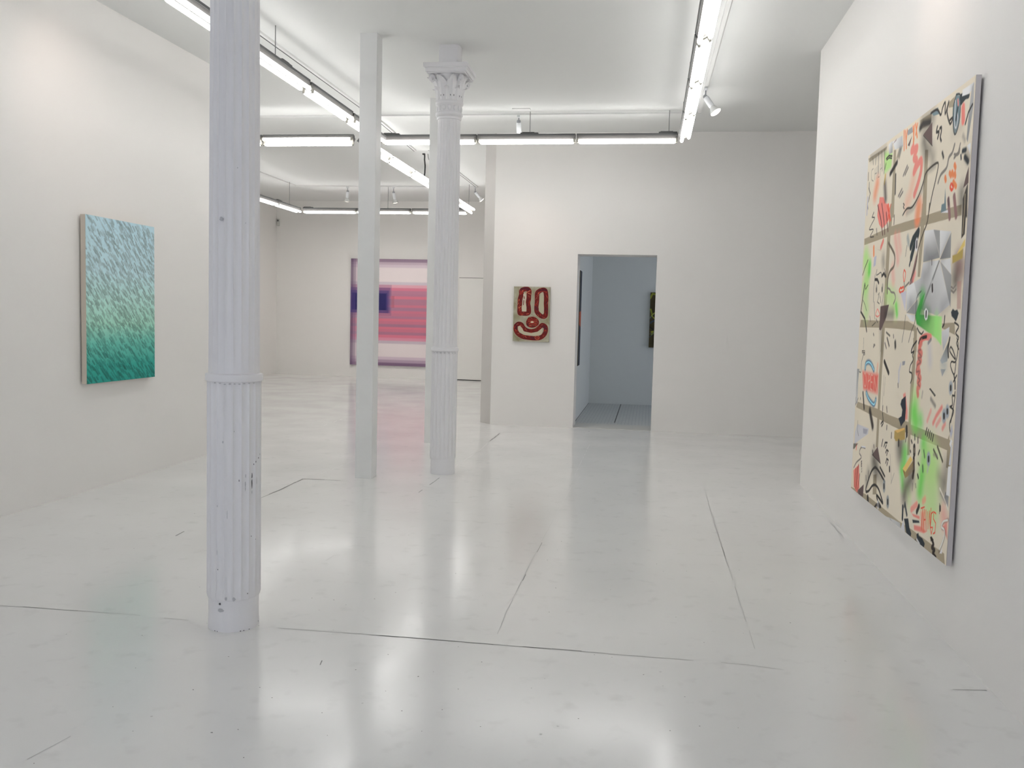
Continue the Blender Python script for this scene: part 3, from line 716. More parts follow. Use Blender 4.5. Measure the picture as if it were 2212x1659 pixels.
w = MB(); w.box((-4.75, -3.2, -.02), (XL, 9.3, 4.3)); struct(w.build('wall_left', WALL), 'white wall on the left')
w = MB(); w.box((-9.3, 9.1, -.02), (-4.74, 9.3, 4.3)); struct(w.build('wall_recess', WALL), 'hidden white wall of the rear bay')
w = MB(); w.box((XR, -3.2, -.02), (3.8, 8.70, 4.3)); struct(w.build('wall_right', WALL), 'white wall on the right')
w = MB(); w.box((3.6, 8.69, -.02), (3.8, 12.44, 4.3)); struct(w.build('wall_alcove', WALL), 'white wall of the alcove on the right')
w = MB()
w.box((-2.18, YB, -.02), (-1.003, 12.86, 4.3))
w.box((.077, YB, -.02), (3.8, 12.86, 4.3)); w.box((-1.003, YB, 2.412), (.077, 12.86, 4.3))
struct(w.build('wall_back', WALL), 'white wall with the doorway')
w = MB(); w.box((-9.3, YF, -.02), (-2.0, 21.2, 4.4)); struct(w.build('wall_far', WALL), 'far white wall of the rear bay')
w = MB(); w.box((-9.3, 9.29, -.02), (-9.08, 20.96, 4.4)); struct(w.build('wall_rear_left', WALL), 'left wall of the rear bay, just right of the near fluted column')
w = MB(); w.box((-2.36, 12.85, -.02), (-1.2, 20.96, 4.4)); struct(w.build('wall_rear_right', WALL), 'hidden right wall of the rear bay')
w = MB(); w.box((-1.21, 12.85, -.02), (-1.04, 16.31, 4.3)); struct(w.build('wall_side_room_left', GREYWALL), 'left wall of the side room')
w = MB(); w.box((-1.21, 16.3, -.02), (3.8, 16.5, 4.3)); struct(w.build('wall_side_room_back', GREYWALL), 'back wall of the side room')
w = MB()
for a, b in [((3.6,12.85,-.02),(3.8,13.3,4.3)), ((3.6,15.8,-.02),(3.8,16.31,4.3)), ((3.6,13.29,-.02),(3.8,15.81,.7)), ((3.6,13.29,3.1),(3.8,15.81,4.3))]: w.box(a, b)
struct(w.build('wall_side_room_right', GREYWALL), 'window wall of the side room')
w = MB()
for a, b in [((-4.75,-3.2,-.02),(-4.2,-3.0,4.3)), ((1.1,-3.2,-.02),(3.8,-3.0,4.3)), ((-4.21,-3.2,-.02),(1.11,-3.0,.45)), ((-4.21,-3.2,3.3),(1.11,-3.0,4.3))]: w.box(a, b)
struct(w.build('wall_front', WALL), 'street front wall behind the camera')
def frame(name, x0, x1, y0, y1, z0, z1, n, axis):
    m = MB(); t = .05
    if axis == 0:
        for k in range(n + 1):
            x = x0 + (x1 - x0 - t) * k / n; m.box((x, y0, z0), (x + t, y1, z1))
        m.box((x0, y0, z0), (x1, y1, z0 + t)); m.box((x0, y0, z1 - t), (x1, y1, z1))
    else:
        for k in range(n + 1):
            y = y0 + (y1 - y0 - t) * k / n; m.box((x0, y, z0), (x1, y + t, z1))
        m.box((x0, y0, z0), (x1, y1, z0 + t)); m.box((x0, y0, z1 - t), (x1, y1, z1))
    return struct(m.build(name, FRAMEM))
frame('window_1', -4.2, 1.1, -3.13, -3.07, .45, 3.3, 3, 0)
frame('window_2', 3.67, 3.73, 13.3, 15.8, .7, 3.1, 2, 1)

w = MB(); w.prism([(-2.179, YB+.001), (-2.179, 12.86), (-2.36, 12.86), (-2.36, 12.63)], 2, -.02, 4.3); struct(w.build('trim_2', WALL_END), 'grey splayed end of the doorway wall')  # splayed wall end, coloured a darker grey than the wall
# flush door in the far wall
d = MB(); d.box((-4.494, 20.925, .020), (-3.585, 20.948, 2.433), bev=.002)
dr = struct(d.build('door_1', DOORM), 'flush white door in the far wall')
g = MB(); g.box((-4.499, 20.944, .0), (-3.57, 20.96, 2.443)); g.build('door_gap', GAPM, dr)

# ------------------------------------------------------------------ columns
def flute(d):
    def fn(r, t, k):
        u = (t * 20 / (2 * PI)) % 1.0
        x = abs(u - .5) * 2                     # 0 mid-flute, 1 on the fillet
        return r - d * (math.sqrt(max(0, 1 - (x / .86) ** 2)) if x < .86 else 0)
    return fn
def fade_flute(d, ks):
    f = flute(d)
    def fn(r, t, k): return f(r, t, k) if k in ks else r
    return fn

def leaf_mesh(h, w0, r0, r1, lobes, curl):
    """one acanthus leaf: grows up a bell of radius r0 -> r1, lobed edge, tip curling outwards"""
    nv, nu = 16, 9; vs = []; fs = []
    for i in range(nv + 1):
        t = i / nv
        wd = w0 * (.74 + .26 * math.sin(PI * min(1, t * 1.1))) * math.sqrt(max(.02, 1 - max(0, (t - .66) / .345) ** 2))
        wd *= 1 + .13 * abs(math.sin(lobes * PI * t)) - .06
        r = r0 + (r1 - r0) * t ** 1.8 + curl * max(0, t - .68) ** 2 * 7
        z = h * (t - .9 * max(0, t - .82) ** 2 * 3)
        for j in range(nu):
            u = j / (nu - 1) * 2 - 1
            bulge = .010 * (1 - u * u) + .004 * (1 - abs(u)) * (1 if abs(u) < .3 else 0) + .003 * math.cos(u * 3 * PI)
            rr = r + bulge + .004
            a = u * wd / rr
            vs.append((rr * math.cos(a), rr * math.sin(a), z - .012 * abs(u) * (t > .5)))
    n = len(vs)
    for (x, y, z) in list(vs):                  # back face, a little inside
        k = 1 - .010 / math.hypot(x, y); vs.append((x * k, y * k, z))
    for i in range(nv):
        for j in range(nu - 1):
            a, b, c_, d_ = i*nu+j, i*nu+j+1, (i+1)*nu+j+1, (i+1)*nu+j
            fs.append((a, b, c_, d_)); fs.append((n+d_, n+c_, n+b, n+a))
    for i in range(nv):
        for j in (0, nu - 1):
            a, d_ = i*nu+j, (i+1)*nu+j; fs.append((a, d_, n+d_, n+a))
    for j in range(nu - 1):
        fs.append((j, j+1, n+j+1, n+j)); fs.append((nv*nu+j, nv*nu+j+1, n+nv*nu+j+1, n+nv*nu+j))
    m = MB(); m.add(vs, fs, 0, True); return m

def make_column(label, zt):
    root = thing('fluted_column', label, 'column')
    b = MB(); b.lathe([(.118, -.005), (.118, .02), (.116, .05), (.116, .17)], 64); b.build('base', COLM, root)
    lo = MB()
    zs = [.150, .165, .20, .45, .75, 1.05, 1.14, 1.165, 1.178]
    rs = [.120, .1245, .1245, .1242, .1238, .1235, .1235, .1235, .1235]
    lo.lathe(list(zip(rs, zs)), 240, rfun=fade_flute(.0085, (2, 3, 4, 5, 6, 7))); lo.build('lower_shaft', COLM, root)
    r = MB(); r.lathe([(.122, 1.176), (.1305, 1.1785), (.1318, 1.183), (.1318, 1.203), (.1295, 1.210), (.117, 1.2145)], 64); r.build('collar', COLM, root)
    up = MB()
    zs = [1.20, 1.235, 1.26, 1.6, 2.1, 2.6, 3.0, 3.28, 3.33, 3.35]
    rs = [.1165, .1165, .116, .1148, .1130, .1108, .1088, .1062, .1055, .1055]
    up.lathe(list(zip(rs, zs)), 240, rfun=fade_flute(.0075, (2, 3, 4, 5, 6, 7))); up.build('upper_shaft', COLM, root)
    k = MB(); k.lathe([(.104,3.335),(.113,3.338),(.116,3.350),(.112,3.360),(.120,3.366),(.1285,3.380),(.1275,3.396),(.118,3.404),(.110,3.408)], 64); k.build('astragal', COLM, root)
    nb = MB(); nb.lathe([(.106,3.40),(.112,3.406),(.113,3.43),(.116,3.462),(.124,3.470),(.1305,3.482),(.1305,3.494),(.124,3.506),(.108,3.512)], 64); nband = nb.build('necking_band', COLM, root)
    eg = MB()
    for i in range(14):
        a = 2*PI*i/14
        M = Matrix.Rotation(a, 4, 'Z') @ Matrix.Translation((.1135, 0, 3.437)) @ Matrix.Diagonal((.55, .95, 1.15, 1))
        eg.lathe([(.001,-.020),(.010,-.017),(.0165,-.008),(.018,0),(.0165,.008),(.010,.017),(.001,.020)], 12, M=M)
    eg.build('bead_moulding', COLM, nband)
    bell = MB(); bell.lathe([(.104,3.50),(.106,3.52),(.108,3.58),(.117,3.64),(.138,3.70),(.160,3.735),(.166,3.75)], 48); bell.build('capital_bell', COLM, root)
    low = leaf_mesh(.135, .047, .107, .118, 4, .045).mesh('leaf', COLM); tall = leaf_mesh(.232, .058, .106, .160, 5, .055).mesh('leaf', COLM)
    for i in range(8):
        o = link('leaf', low, root); o.location = (0, 0, 3.505); o.rotation_euler = (0, 0, 2*PI*i/8)
        o = link('leaf', tall, root); o.location = (0, 0, 3.505); o.rotation_euler = (0, 0, 2*PI*(i+.5)/8)
    vol = MB(); pts = []; rr = []
    for t in range(26):
        a = t / 25 * 3.3 * PI; q = .034 * (1 - t / 25 * .78)
        pts.append((.205 - q * math.cos(a) * .9 - .012, 0, 3.690 + q * math.sin(a))); rr.append(.014 - .006 * t / 25)
    stem = [(.118, 0, 3.60), (.130, 0, 3.645), (.146, 0, 3.675)]
    vol.tube(stem + pts, [.012, .014, .014] + rr, 10)
    vm = vol.mesh('volute', COLM)
    for i in range(4):
        o = link('volute', vm, root); o.rotation_euler = (0, 0, PI/4 + i*PI/2)
    ab = MB()
    for a, z0, z1 in [(.178, 3.730, 3.742), (.190, 3.740, 3.774), (.198, 3.772, 3.781), (.207, 3.779, 3.818)]: ab.box((-a, -a, z0), (a, a, z1), bev=.003)
    ab.build('abacus', COLM, root)
    tb = MB(); n = 48; pr = []
    for i in range(n):
        t = 2*PI*i/n; cx, cy = math.cos(t), math.sin(t); e = .42
        pr.append((.098 * math.copysign(abs(cx) ** e, cx), .098 * math.copysign(abs(cy) ** e, cy)))
    tb.prism(pr, 2, 3.815, zt + .01); tb.build('top_block', COLM, root)
    return root
c2 = make_column('white fluted cast iron column further back, leafy capital in view', zc(8.34)); c2.location = (-1.918, 8.345, 0)
c1 = copy_tree(c2); c1.location = (-1.925, 3.965, 0); c1.rotation_euler = (0, 0, .09)
c1['label'] = 'near white fluted column in the left foreground, its top out of the picture'
# chips and smudges of the near column, plus painted shade at its flute ends
def on_column(mb, x, z, w, h, mi, R=.1252):
    a0 = math.asin(max(-1, min(1, x / R))); dirn = math.atan2(-3.965, 1.925) + a0
    n = 7
    vs = []
    for i in range(n):
        t = 2*PI*i/n; da = w/2*math.cos(t)*random.uniform(.7,1.2)/R; dz = h/2*math.sin(t)*random.uniform(.7,1.2)
        vs.append((R*math.cos(dirn+da), R*math.sin(dirn+da), z+dz))
    mb.add(vs, [tuple(range(n))], mi)
ch = MB()
for x, z, w_, h_, mi in [(.098,.800,.006,.012,0),(.110,.815,.007,.010,0),(.116,.83,.004,.010,0),(.088,.79,.006,.008,0),
    (.052,.74,.005,.02,1),(.050,.70,.006,.03,1),(.050,.68,.004,.025,1),(.080,.735,.006,.03,0),(.080,.70,.007,.05,0),(.080,.66,.005,.02,1),(.102,.71,.004,.04,1),(.022,.72,.004,.012,0),
    (.078,.45,.005,.005,0),(.098,.43,.004,.004,0),(-.03,.56,.003,.05,1),(-.074,.60,.004,.01,1),(-.072,.30,.005,.006,0),(-.075,.38,.003,.03,1),(-.05,.9,.006,.012,1),(0,.95,.004,.006,1)]: on_column(ch, x, z, w_, h_, mi)
for x, z, w_, h_, mi in [(-.062,.135,.012,.014,0),(-.060,.105,.035,.018,1),(-.035,.165,.014,.018,1),(.0,.16,.016,.02,1),(.062,.18,.005,.006,0),(.112,.02,.006,.012,0)]: on_column(ch, x, z, w_, h_, mi, .1262 if z > .15 else .1185)
for x in (-.085, -.074, .03, .045, .07): on_column(ch, x, .003, random.uniform(.006,.011), .005, 0, .1192)
on_column(ch, -.058, 1.92, .018, .024, 1, .1150); on_column(ch, .048, 1.905, .004, .006, 1, .1150); on_column(ch, .012, 2.15, .004, .006, 1, .1145)
for i in range(9): on_column(ch, -.085 + .0215*i, 1.170 + random.uniform(-.003,.003), .013, .005, 1, .1262)  # grey scallops: shade of the flute ends under the collar, painted on
cho = ch.build('chip_shade_marks', [CHIP_HOLE, SMUDGE_SHADE], c1); cho.rotation_euler = (0, 0, -.09)
ch2 = MB()
for i in range(7):
    a = math.atan2(-8.345, 1.918) + (i - 3) * .3
    ch2.add([(.1275*math.cos(a+da), .1275*math.sin(a+da), 1.163+dz) for da, dz in ((-.06,0),(0,-.007),(.06,0),(0,.005))], [(0,1,2,3)], 1)  # painted shade where the flutes end below the collar
for i in range(9):
    a_ = math.atan2(-8.345, 1.918) + (i - 4) * .26 + .05
    ch2.add([(.1235*math.cos(a_+da), .1235*math.sin(a_+da), 3.545+dz) for da, dz in ((-.035,0),(0,-.011),(.035,0),(0,.011))], [(0,1,2,3)], 0)  # flat dark patches standing for the shaded holes between capital leaves
ch2.build('chip_shade_marks', [CHIP_HOLE, SMUDGE_SHADE], c2)

def post(label, x0, y0, zt):
    r = thing('square_post', label, 'post', (x0 + .079, y0 + .08, 0))
    m = MB(); m.box((-.079, -.08, -.003), (.079, .08, zt + .005), bev=.004); m.build('shaft', POSTM, r)
    k = MB(); k.box((-.0815, -.0825, -.002), (.0815, .0825, .008), bev=.002); k.build('foot', POSTM, r)
    return r
post('plain square white post standing left of the fluted column', -2.633, 7.86, zc(7.94))
post('plain square white post behind the fluted column, partly hidden by it', -2.606, 10.33, zc(10.4))

# ------------------------------------------------------------------ fluorescent strip lights
LEN = 1.215
_cache = {}
def strip_meshes(roll):
    if roll in _cache: return _cache[roll]
    M = Matrix.Translation((0, 0, .085)) @ Matrix.Rotation(roll, 4, 'X') @ Matrix.Translation((0, 0, -.085))
    h = LEN / 2; out = {}
    b = MB(); b.box((-h, -.041, .068), (h, .041, .090), M=M); out['rail'] = b.mesh('rail', GALV)
    b = MB(); b.add([(-h,-.038,.068),(h,-.038,.068),(h,.038,.068),(-h,.038,.068),(-h,-.036,.026),(h,-.036,.026),(h,.036,.026),(-h,.036,.026)],
        [(0,1,2,3),(4,7,6,5),(0,4,5,1),(1,5,6,2),(2,6,7,3),(3,7,4,0)], 0, False, M); out['housing'] = b.mesh('housing', HOUS)
    for nm, y in (('tube_a', -.044), ('tube_b', .044)):
        b = MB(); e = h - .022
        b.lathe([(.006,-e),(.0155,-e+.006),(.0195,-e+.03),(.0195,e-.03),(.0155,e-.006),(.006,e)], 16, M=M @ Matrix.Translation((0,y,0)) @ Matrix.Rotation(PI/2, 4, 'Y'))
        out[nm] = b.mesh('tube', TUBE)
    for nm, s_ in (('hold_a', -1), ('hold_b', 1)):
        b = MB(); x0, x1 = sorted((s_*(h-.024), s_*(h-.002)))
        for y in (-.044, .044): b.box((x0, y-.011, -.014), (x1, y+.011, .030), M=M, bev=.003)
        b.box((x0, -.048, .020), (x1, .048, .034), M=M); out[nm] = b.mesh('lamp_holder', HOLD)
    _cache[roll] = out; return out
def strip_light(label, x, y, z, rz, roll=0.0, rod=None, rod_z=0.0, bracket=None, L=LEN):
    ms = strip_meshes(roll)
    r = thing('strip_light', label, 'strip light', (x, y, z), rz, 'fluorescent strip lights'); r.scale = (L / LEN, 1, 1)
    link('rail', ms['rail'], r); link('housing', ms['housing'], r); link('tube', ms['tube_a'], r); link('tube', ms['tube_b'], r)
    link('lamp_holder', ms['hold_a'], r); link('lamp_holder', ms['hold_b'], r)
    if rod is not None:
        b = MB(); b.tube([(rod, 0, .08), (rod, 0, rod_z - z + .002)], .0045, 8); b.tube([(rod, 0, .085), (rod, 0, .105)], .010, 8); b.build('hanger_rod', ROD, r)
    if bracket is not None:
        b = MB(); b.box((bracket - .11, -.032, .091), (bracket + .11, .032, .108), bev=.003); b.box((bracket - .09, -.026, .106), (bracket + .06, .026, .116), bev=.003); b.build('bracket', GALV, r)
    return r
T28 = math.radians(-26)
V = PI / 2
# left row, in front of the cross row
zL = 3.632
strip_light('strip light of the left row running in behind the square post', -3.31, 10.20, zL-.02, V, 0, -.3, zc(9.9))
strip_light('strip light of the left row just before the square post', -3.31, 8.95, zL-.01, V, 0)
strip_light('strip light of the left row just right of the near fluted column', -3.31, 7.70, zL, V, 0, -.113, zc(7.587), .08)
strip_light('strip light of the left row just left of the near fluted column', -3.31, 6.45, zL, V, 0, -.4, zc(6.05))
strip_light('strip light at the top left edge, only its tip in the picture', -3.31, 5.20, zL, V, 0, .0, zc(5.2))
# cross row in front of the doorway wall
strip_light('cross row strip light right of the fluted column, meeting the right row', -.345, 11.10, 3.678, 0, 0, .5, zc(11.1), .49)
strip_light('cross row strip light right of the fluted column with a thin rod', -1.575, 11.10, 3.678, 0, 0, .042, zc(11.1), .04)
strip_light('cross row strip light passing behind the fluted column', -2.805, 11.10, 3.678, 0, 0, None, 0, -.49)
strip_light('cross row strip light left of the square post, both tubes showing', -4.385, 11.10, 3.665, 0, math.radians(-37), None, 0, .49)
strip_light('cross row strip light mostly hidden behind the near fluted column', -5.61, 11.10, 3.665, 0, math.radians(-37), .2, zc(11.1), .49)
# right row
zR = 3.632
for lab, y, rod in [('right row strip light at the corner with the cross row', 10.24, .42), ('right row strip light second from the corner with the cross row', 8.99, .0),
                    ('right row strip light third from the corner with the cross row', 7.74, -.13), ('right row strip light cut by the top edge of the picture', 6.49, -.4)]:
    strip_light(lab, .305, y, zR, V, T28, rod, zc(y + rod))
# second left row, into the rear bay
for i, y in enumerate([11.80, 13.005, 14.21, 15.415, 16.62, 17.825]):
    lab = ['rear row strip light just right of the square post', 'rear row strip light second beyond the square post', 'rear row strip light holding up the black cable',
           'rear row strip light hidden behind the fluted column', 'rear row strip light just emerging right of the fluted column', 'rear row strip light at the far end, right of the fluted column'][i]
    strip_light(lab, -3.755, y, 3.665, V, math.radians(-52), (.47 if i == 5 else None), ZB, None, 1.18)
# rear cross row and rear left row
for x, lab, rod, br in [(-6.84, 'rear cross row strip light at the left corner of the row', None, -.5), (-5.645, 'rear cross row strip light between square post and fluted column', .09, -.35), (-4.43, 'rear cross row strip light at the right end, behind the fluted column', None, .5)]:
    strip_light(lab, x, 18.55, 3.675, 0, 0, rod, ZB, br, 1.185)
for y, lab, rod in [(17.93, 'rear left row strip light next to the rear corner', .06), (16.73, 'rear left row strip light just right of the near fluted column', None)]:
    strip_light(lab, -7.52, y, 3.675, V, 0, rod, ZB, (-.5 if y > 17 else None), 1.185)

# unseen strip lights added along the rows to brighten the room
strip_light('added strip light of the left row, second beyond the top left edge', -3.31, 3.95, zL, V, 0, .0, zc(3.95))
for i, y in enumerate([5.24, 3.99]):
    strip_light('added strip light of the right row, %s beyond the top edge' % ['first', 'second'][i], .305, y, zR, V, T28, 0, zc(y))
for i, y in enumerate([15.53, 14.33, 13.13, 11.93]):
    strip_light('added rear left row strip light, %s one hidden behind the near fluted column' % ['first', 'second', 'third', 'fourth'][i], -7.52, y, 3.675, V, 0, .0, ZB if y > YS + .3 else zc(y), None, 1.185)
strip_light('added cross row strip light wholly hidden behind the near fluted column', -6.835, 11.10, 3.665, 0, 0, .0, zc(11.1))

# ------------------------------------------------------------------ ceiling tracks, spotlights, cable, sensor
def track(label, a, b, slots=0):
    r = thing('lighting_track', label, 'lighting track', a, 0, 'ceiling lighting tracks')
    d = Vector(b) - Vector(a); Lh = d.length; n = Vector((-d.y, d.x, 0)).normalized() * .018; up = Vector((0, 0, 1))
    def bar(o0, o1, z0, z1, mi, m):
        vs = [n*o0 + up*z0, n*o1 + up*z0, n*o1 + d + up*z0, n*o0 + d + up*z0, n*o0 + up*z1, n*o1 + up*z1, n*o1 + d + up*z1, n*o0 + d + up*z1]
        m.add(vs, [(0,1,2,3),(4,5,6,7),(0,1,5,4),(1,2,6,5),(2,3,7,6),(3,0,4,7)], mi)
    m = MB(); bar(-1, 1, -.022, .004, 0, m); m.build('rail', TRACKM, r)
    if slots: m = MB(); bar(.62, 1.08, -.026, -.021, 0, m); m.build('contact_slot', SLOT, r)
    return r
track('ceiling track above the left row of strip lights', (-3.48, 3.5, zc(3.5)), (-3.56, 11.165, zc(11.165)), 1)
track('short ceiling track between the cross row and the ceiling step', (-3.56, 11.235, zc(11.235)), (-3.68, 13.70, zc(13.70)), 1)
track('white ceiling track along the cross row', (-6.6, 11.20, zc(11.2)), (.53, 11.20, zc(11.2)))
track('ceiling track beside the right row of strip lights', (.53, 5.0, zc(5.0)), (.51, 11.165, zc(11.165)))
track('rear ceiling track on the left, meeting the rear corner', (-7.57, 14.2, ZB), (-7.57, 18.41, ZB))
track('rear ceiling track crossing in front of the far wall', (-7.57, 18.45, ZB), (-3.62, 18.52, ZB))
track('rear ceiling track right of the fluted column', (-3.64, 13.9, ZB), (-3.64, 18.475, ZB), 1)
p = MB(); p.box((-.11, -.05, -.012), (.11, .05, .003), bev=.003); po = p.build('ceiling_plate', TRACKM); po.location = (-1.62, 10.95, zc(10.95))
tag(po, 'small flat plate on the ceiling above the middle spotlight', 'ceiling plate')

def spotlight(label, x, y, zt, tilt, az, power, cone=1.3, drop=.10, warm=(1.0, .77, .66), size=1.0):
    """hangs from the track: adapter, stem, joint, can and a flared reflector bulb aimed along tilt (from straight down) and az"""
    r = thing('track_spotlight', label, 'spotlight', (x, y, zt), 0, 'track spotlights')
    m = MB(); m.box((-.018, -.035, -.052), (.018, .035, -.0268), bev=.004); m.build('track_adapter', SPOTW, r)
    m = MB(); m.tube([(0, 0, -.04), (0, 0, -.045 - drop)], .007, 10); m.build('stem', SPOTG, r)
    h = bpy.data.objects.new('lamp_head', None); COL.objects.link(h); h.parent = r
    M = Matrix.Rotation(az, 4, 'Z') @ Matrix.Rotation(-tilt, 4, 'Y')
    bpy.data.objects.remove(h)
    T = Matrix.Translation((0, 0, -.05 - drop)) @ M @ Matrix.Diagonal((size, size, size, 1))
    m = MB(); m.lathe([(.014,.024),(.022,.016),(.022,-.016),(.014,-.024)], 16, M=Matrix.Translation((0,0,-.05-drop)) @ M @ Matrix.Rotation(PI/2, 4, 'X')); m.build('swivel_joint', SPOTG, r)
    m = MB(); m.lathe([(.010,.0),(.026,-.008),(.031,-.02),(.031,-.125),(.027,-.135)], 24, M=T); m.build('lamp_can', SPOTW, r)
    m = MB(); m.lathe([(.022,-.12),(.026,-.14),(.040,-.165),(.054,-.19),(.060,-.205),(.060,-.212),(.055,-.212),(.050,-.20)], 28, M=T, caps=False); m.build('reflector_bulb', GLASS, r)
    m = MB(); m.lathe([(.0565,-.2125),(.050,-.216),(.030,-.220),(.002,-.221)], 28, M=T); m.build('lens', BULB, r)
    if power:
        ld = bpy.data.lights.new('spot_beam', 'SPOT'); ld.energy = power; ld.color = warm; ld.spot_size = cone; ld.spot_blend = 1.0; ld.shadow_soft_size = .05
        lo = bpy.data.objects.new('spot_beam', ld); COL.objects.link(lo); lo.parent = r
        lo.matrix_local = Matrix.Translation((0, 0, -.05-drop)) @ M @ Matrix.Translation((0, 0, -.235))
    return r
SPOTS = [
 ('white spotlight hanging in front of the doorway wall, above the cross row', -1.69, 11.20, zc(11.2), .40, PI/2, 26, 1.7, .05),
 ('white spotlight beside the right row of strip lights, aimed right', .51, 9.92, zc(9.92), .62, math.radians(-25), 12, 1.6, .07),
 ('glowing spotlight on the rear track left of the square post', -6.42, 18.47, ZB, 0.40, PI/2 + .5, 75, 2.3, .07, (1.0, .93, .86)),
 ('glowing spotlight on the rear track between square post and fluted column', -5.42, 18.49, ZB, .35, PI/2 - .3, 75, 2.3, .09, (1.0, .93, .86)),
 ('pinkish spotlight at the right end of the rear track', -3.66, 18.45, ZB, 0.75, math.radians(25), 30, 1.7, .08),
 ('spotlight above the right wall canvas, beyond the top of the picture', .53, 5.1, zc(5.1), 1.02, 0, 10, 1.4, .07),
 ('spotlight above the left wall canvas, beyond the top of the picture', -3.50, 5.85, zc(5.85), .95, math.radians(150), 10, 1.5, .07),
]
for a in SPOTS: spotlight(*a)

cb = MB(); cb.tube([(0,0,0),(.006,0,-.05),(.004,0,-.10),(.016,0,-.2),(.012,0,-.32),(.0,0,-.42),(-.012,0,-.50)], .012, 10)
cb.box((-.03,-.02,-.02),(.012,.02,.004)); cbo = cb.build('hanging_cable', BLACKC); cbo.location = (-3.83, 14.855, ZB)
tag(cbo, 'black cable hanging from the ceiling to the rear row of strip lights', 'cable')
hk = MB(); hk.tube([(.0,0,0),(.005,0,-.06),(.02,0,-.10),(.04,0,-.10),(.052,0,-.06),(.055,0,0)], .005, 8); hko = hk.build('wire_loop', ROD); hko.location = (-3.775, 14.87, ZB)
tag(hko, 'small wire loop on the ceiling beside the black cable', 'wire')
se = thing('wall_sensor', 'small grey sensor high on the far wall, left of the square post', 'sensor', (-9.03, YF, 3.70))
m = MB(); m.box((-.035, -.045, -.085), (.035, .002, .085), bev=.012); m.build('case', SENS, se)
m = MB(); m.lathe([(.022,0),(.018,.012),(.008,.018),(.001,.019)], 16, M=Matrix.Translation((0,-.044,.045)) @ Matrix.Rotation(PI/2, 4, 'X')); m.build('lens', GALV, se)

# ------------------------------------------------------------------ paintings (rasterised procedurally onto fine canvas meshes)
class Art:
    def __init__(s, w, h, res, bg):
        s.res = res; s.nx = int(w / res) + 1; s.ny = int(h / res) + 1; s.w = w; s.h = h
        s.C = np.ones((s.ny, s.nx, 3)) * lin(bg)
        s.U, s.Vv = np.meshgrid(np.linspace(0, w, s.nx), np.linspace(0, h, s.ny))
    def _win(s, pts, pad):
        a = np.array(pts, float); r = s.res
        i0 = max(0, int((a[:,0].min()-pad)/r)); i1 = min(s.nx, int((a[:,0].max()+pad)/r)+2)
        j0 = max(0, int((a[:,1].min()-pad)/r)); j1 = min(s.ny, int((a[:,1].max()+pad)/r)+2)
        if i1 <= i0 or j1 <= j0: return None
        return slice(j0, j1), slice(i0, i1)
    @staticmethod
    def _seg(U, V_, pts, closed=False):
        D = np.full(U.shape, 1e9); n = len(pts)
        if n == 1: return np.hypot(U-pts[0][0], V_-pts[0][1])
        for k in range(n if closed else n - 1):
            ax, ay = pts[k]; bx, by = pts[(k+1) % n]; dx, dy = bx-ax, by-ay; l2 = dx*dx+dy*dy+1e-9
            t = np.clip(((U-ax)*dx+(V_-ay)*dy)/l2, 0, 1); D = np.minimum(D, np.hypot(U-ax-t*dx, V_-ay-t*dy))
        return D
    def blend(s, W, a, col):
        a = np.clip(a, 0, 1)[..., None]; s.C[W] = s.C[W]*(1-a) + col*a
    def line(s, col, w, soft, alpha, pts):
        if len(pts) >= 4 and soft > 3:          # hand drawn: round the corners
            q = [pts[0]] + list(pts) + [pts[-1]]; out = []
            for k in range(1, len(q)-2):
                p0, p1, p2, p3 = (np.array(x, float) for x in q[k-1:k+3])
                for t in (0, .25, .5, .75): out.append(tuple(.5*(2*p1+(p2-p0)*t+(2*p0-5*p1+4*p2-p3)*t*t+(3*p1-p0-3*p2+p3)*t**3)))
            pts = out + [tuple(pts[-1])]
        W = s._win(pts, w/2+soft+2)
        if W is None: return
        d = s._seg(s.U[W], s.Vv[W], pts); x = np.clip((w/2+soft/2-d)/max(soft, 1), 0, 1); s.blend(W, alpha*x*x*(3-2*x), lin(col))
    def poly(s, col, soft, alpha, pts, grad=None):
        W = s._win(pts, soft+2)
        if W is None: return
        U, V_ = s.U[W], s.Vv[W]; ins = np.zeros(U.shape, bool); n = len(pts)
        for k in range(n):
            ax, ay = pts[k]; bx, by = pts[(k+1) % n]
            if ay == by: continue
            c_ = ((ay > V_) != (by > V_)) & (U < (bx-ax)*(V_-ay)/(by-ay)+ax); ins ^= c_
        d = s._seg(U, V_, pts, True); d = np.where(ins, -d, d); x = np.clip((soft/2-d)/max(soft, 1), 0, 1); a = alpha*x*x*(3-2*x)
        if grad:
            c0, c1, p0, p1 = grad; dx, dy = p1[0]-p0[0], p1[1]-p0[1]
            t = np.clip(((U-p0[0])*dx+(V_-p0[1])*dy)/(dx*dx+dy*dy+1e-9), 0, 1)[..., None]
            s.blend(W, a, lin(c0)*(1-t)+lin(c1)*t)
        else: s.blend(W, a, lin(col))
    def mottle(s, amt, cell, seed=1):
        r = np.random.default_rng(seed); gy, gx = int(s.h/cell)+3, int(s.w/cell)+3; g = r.random((gy, gx, 1))
        y = s.Vv/cell; x = s.U/cell; j = y.astype(int); i = x.astype(int); fy = (y-j)[..., None]; fx = (x-i)[..., None]
        fy = fy*fy*(3-2*fy); fx = fx*fx*(3-2*fx)
        v = (g[j, i]*(1-fx)+g[j, i+1]*fx)*(1-fy)+(g[j+1, i]*(1-fx)+g[j+1, i+1]*fx)*fy
        s.C *= 1-amt/2+amt*v; return v[..., 0]

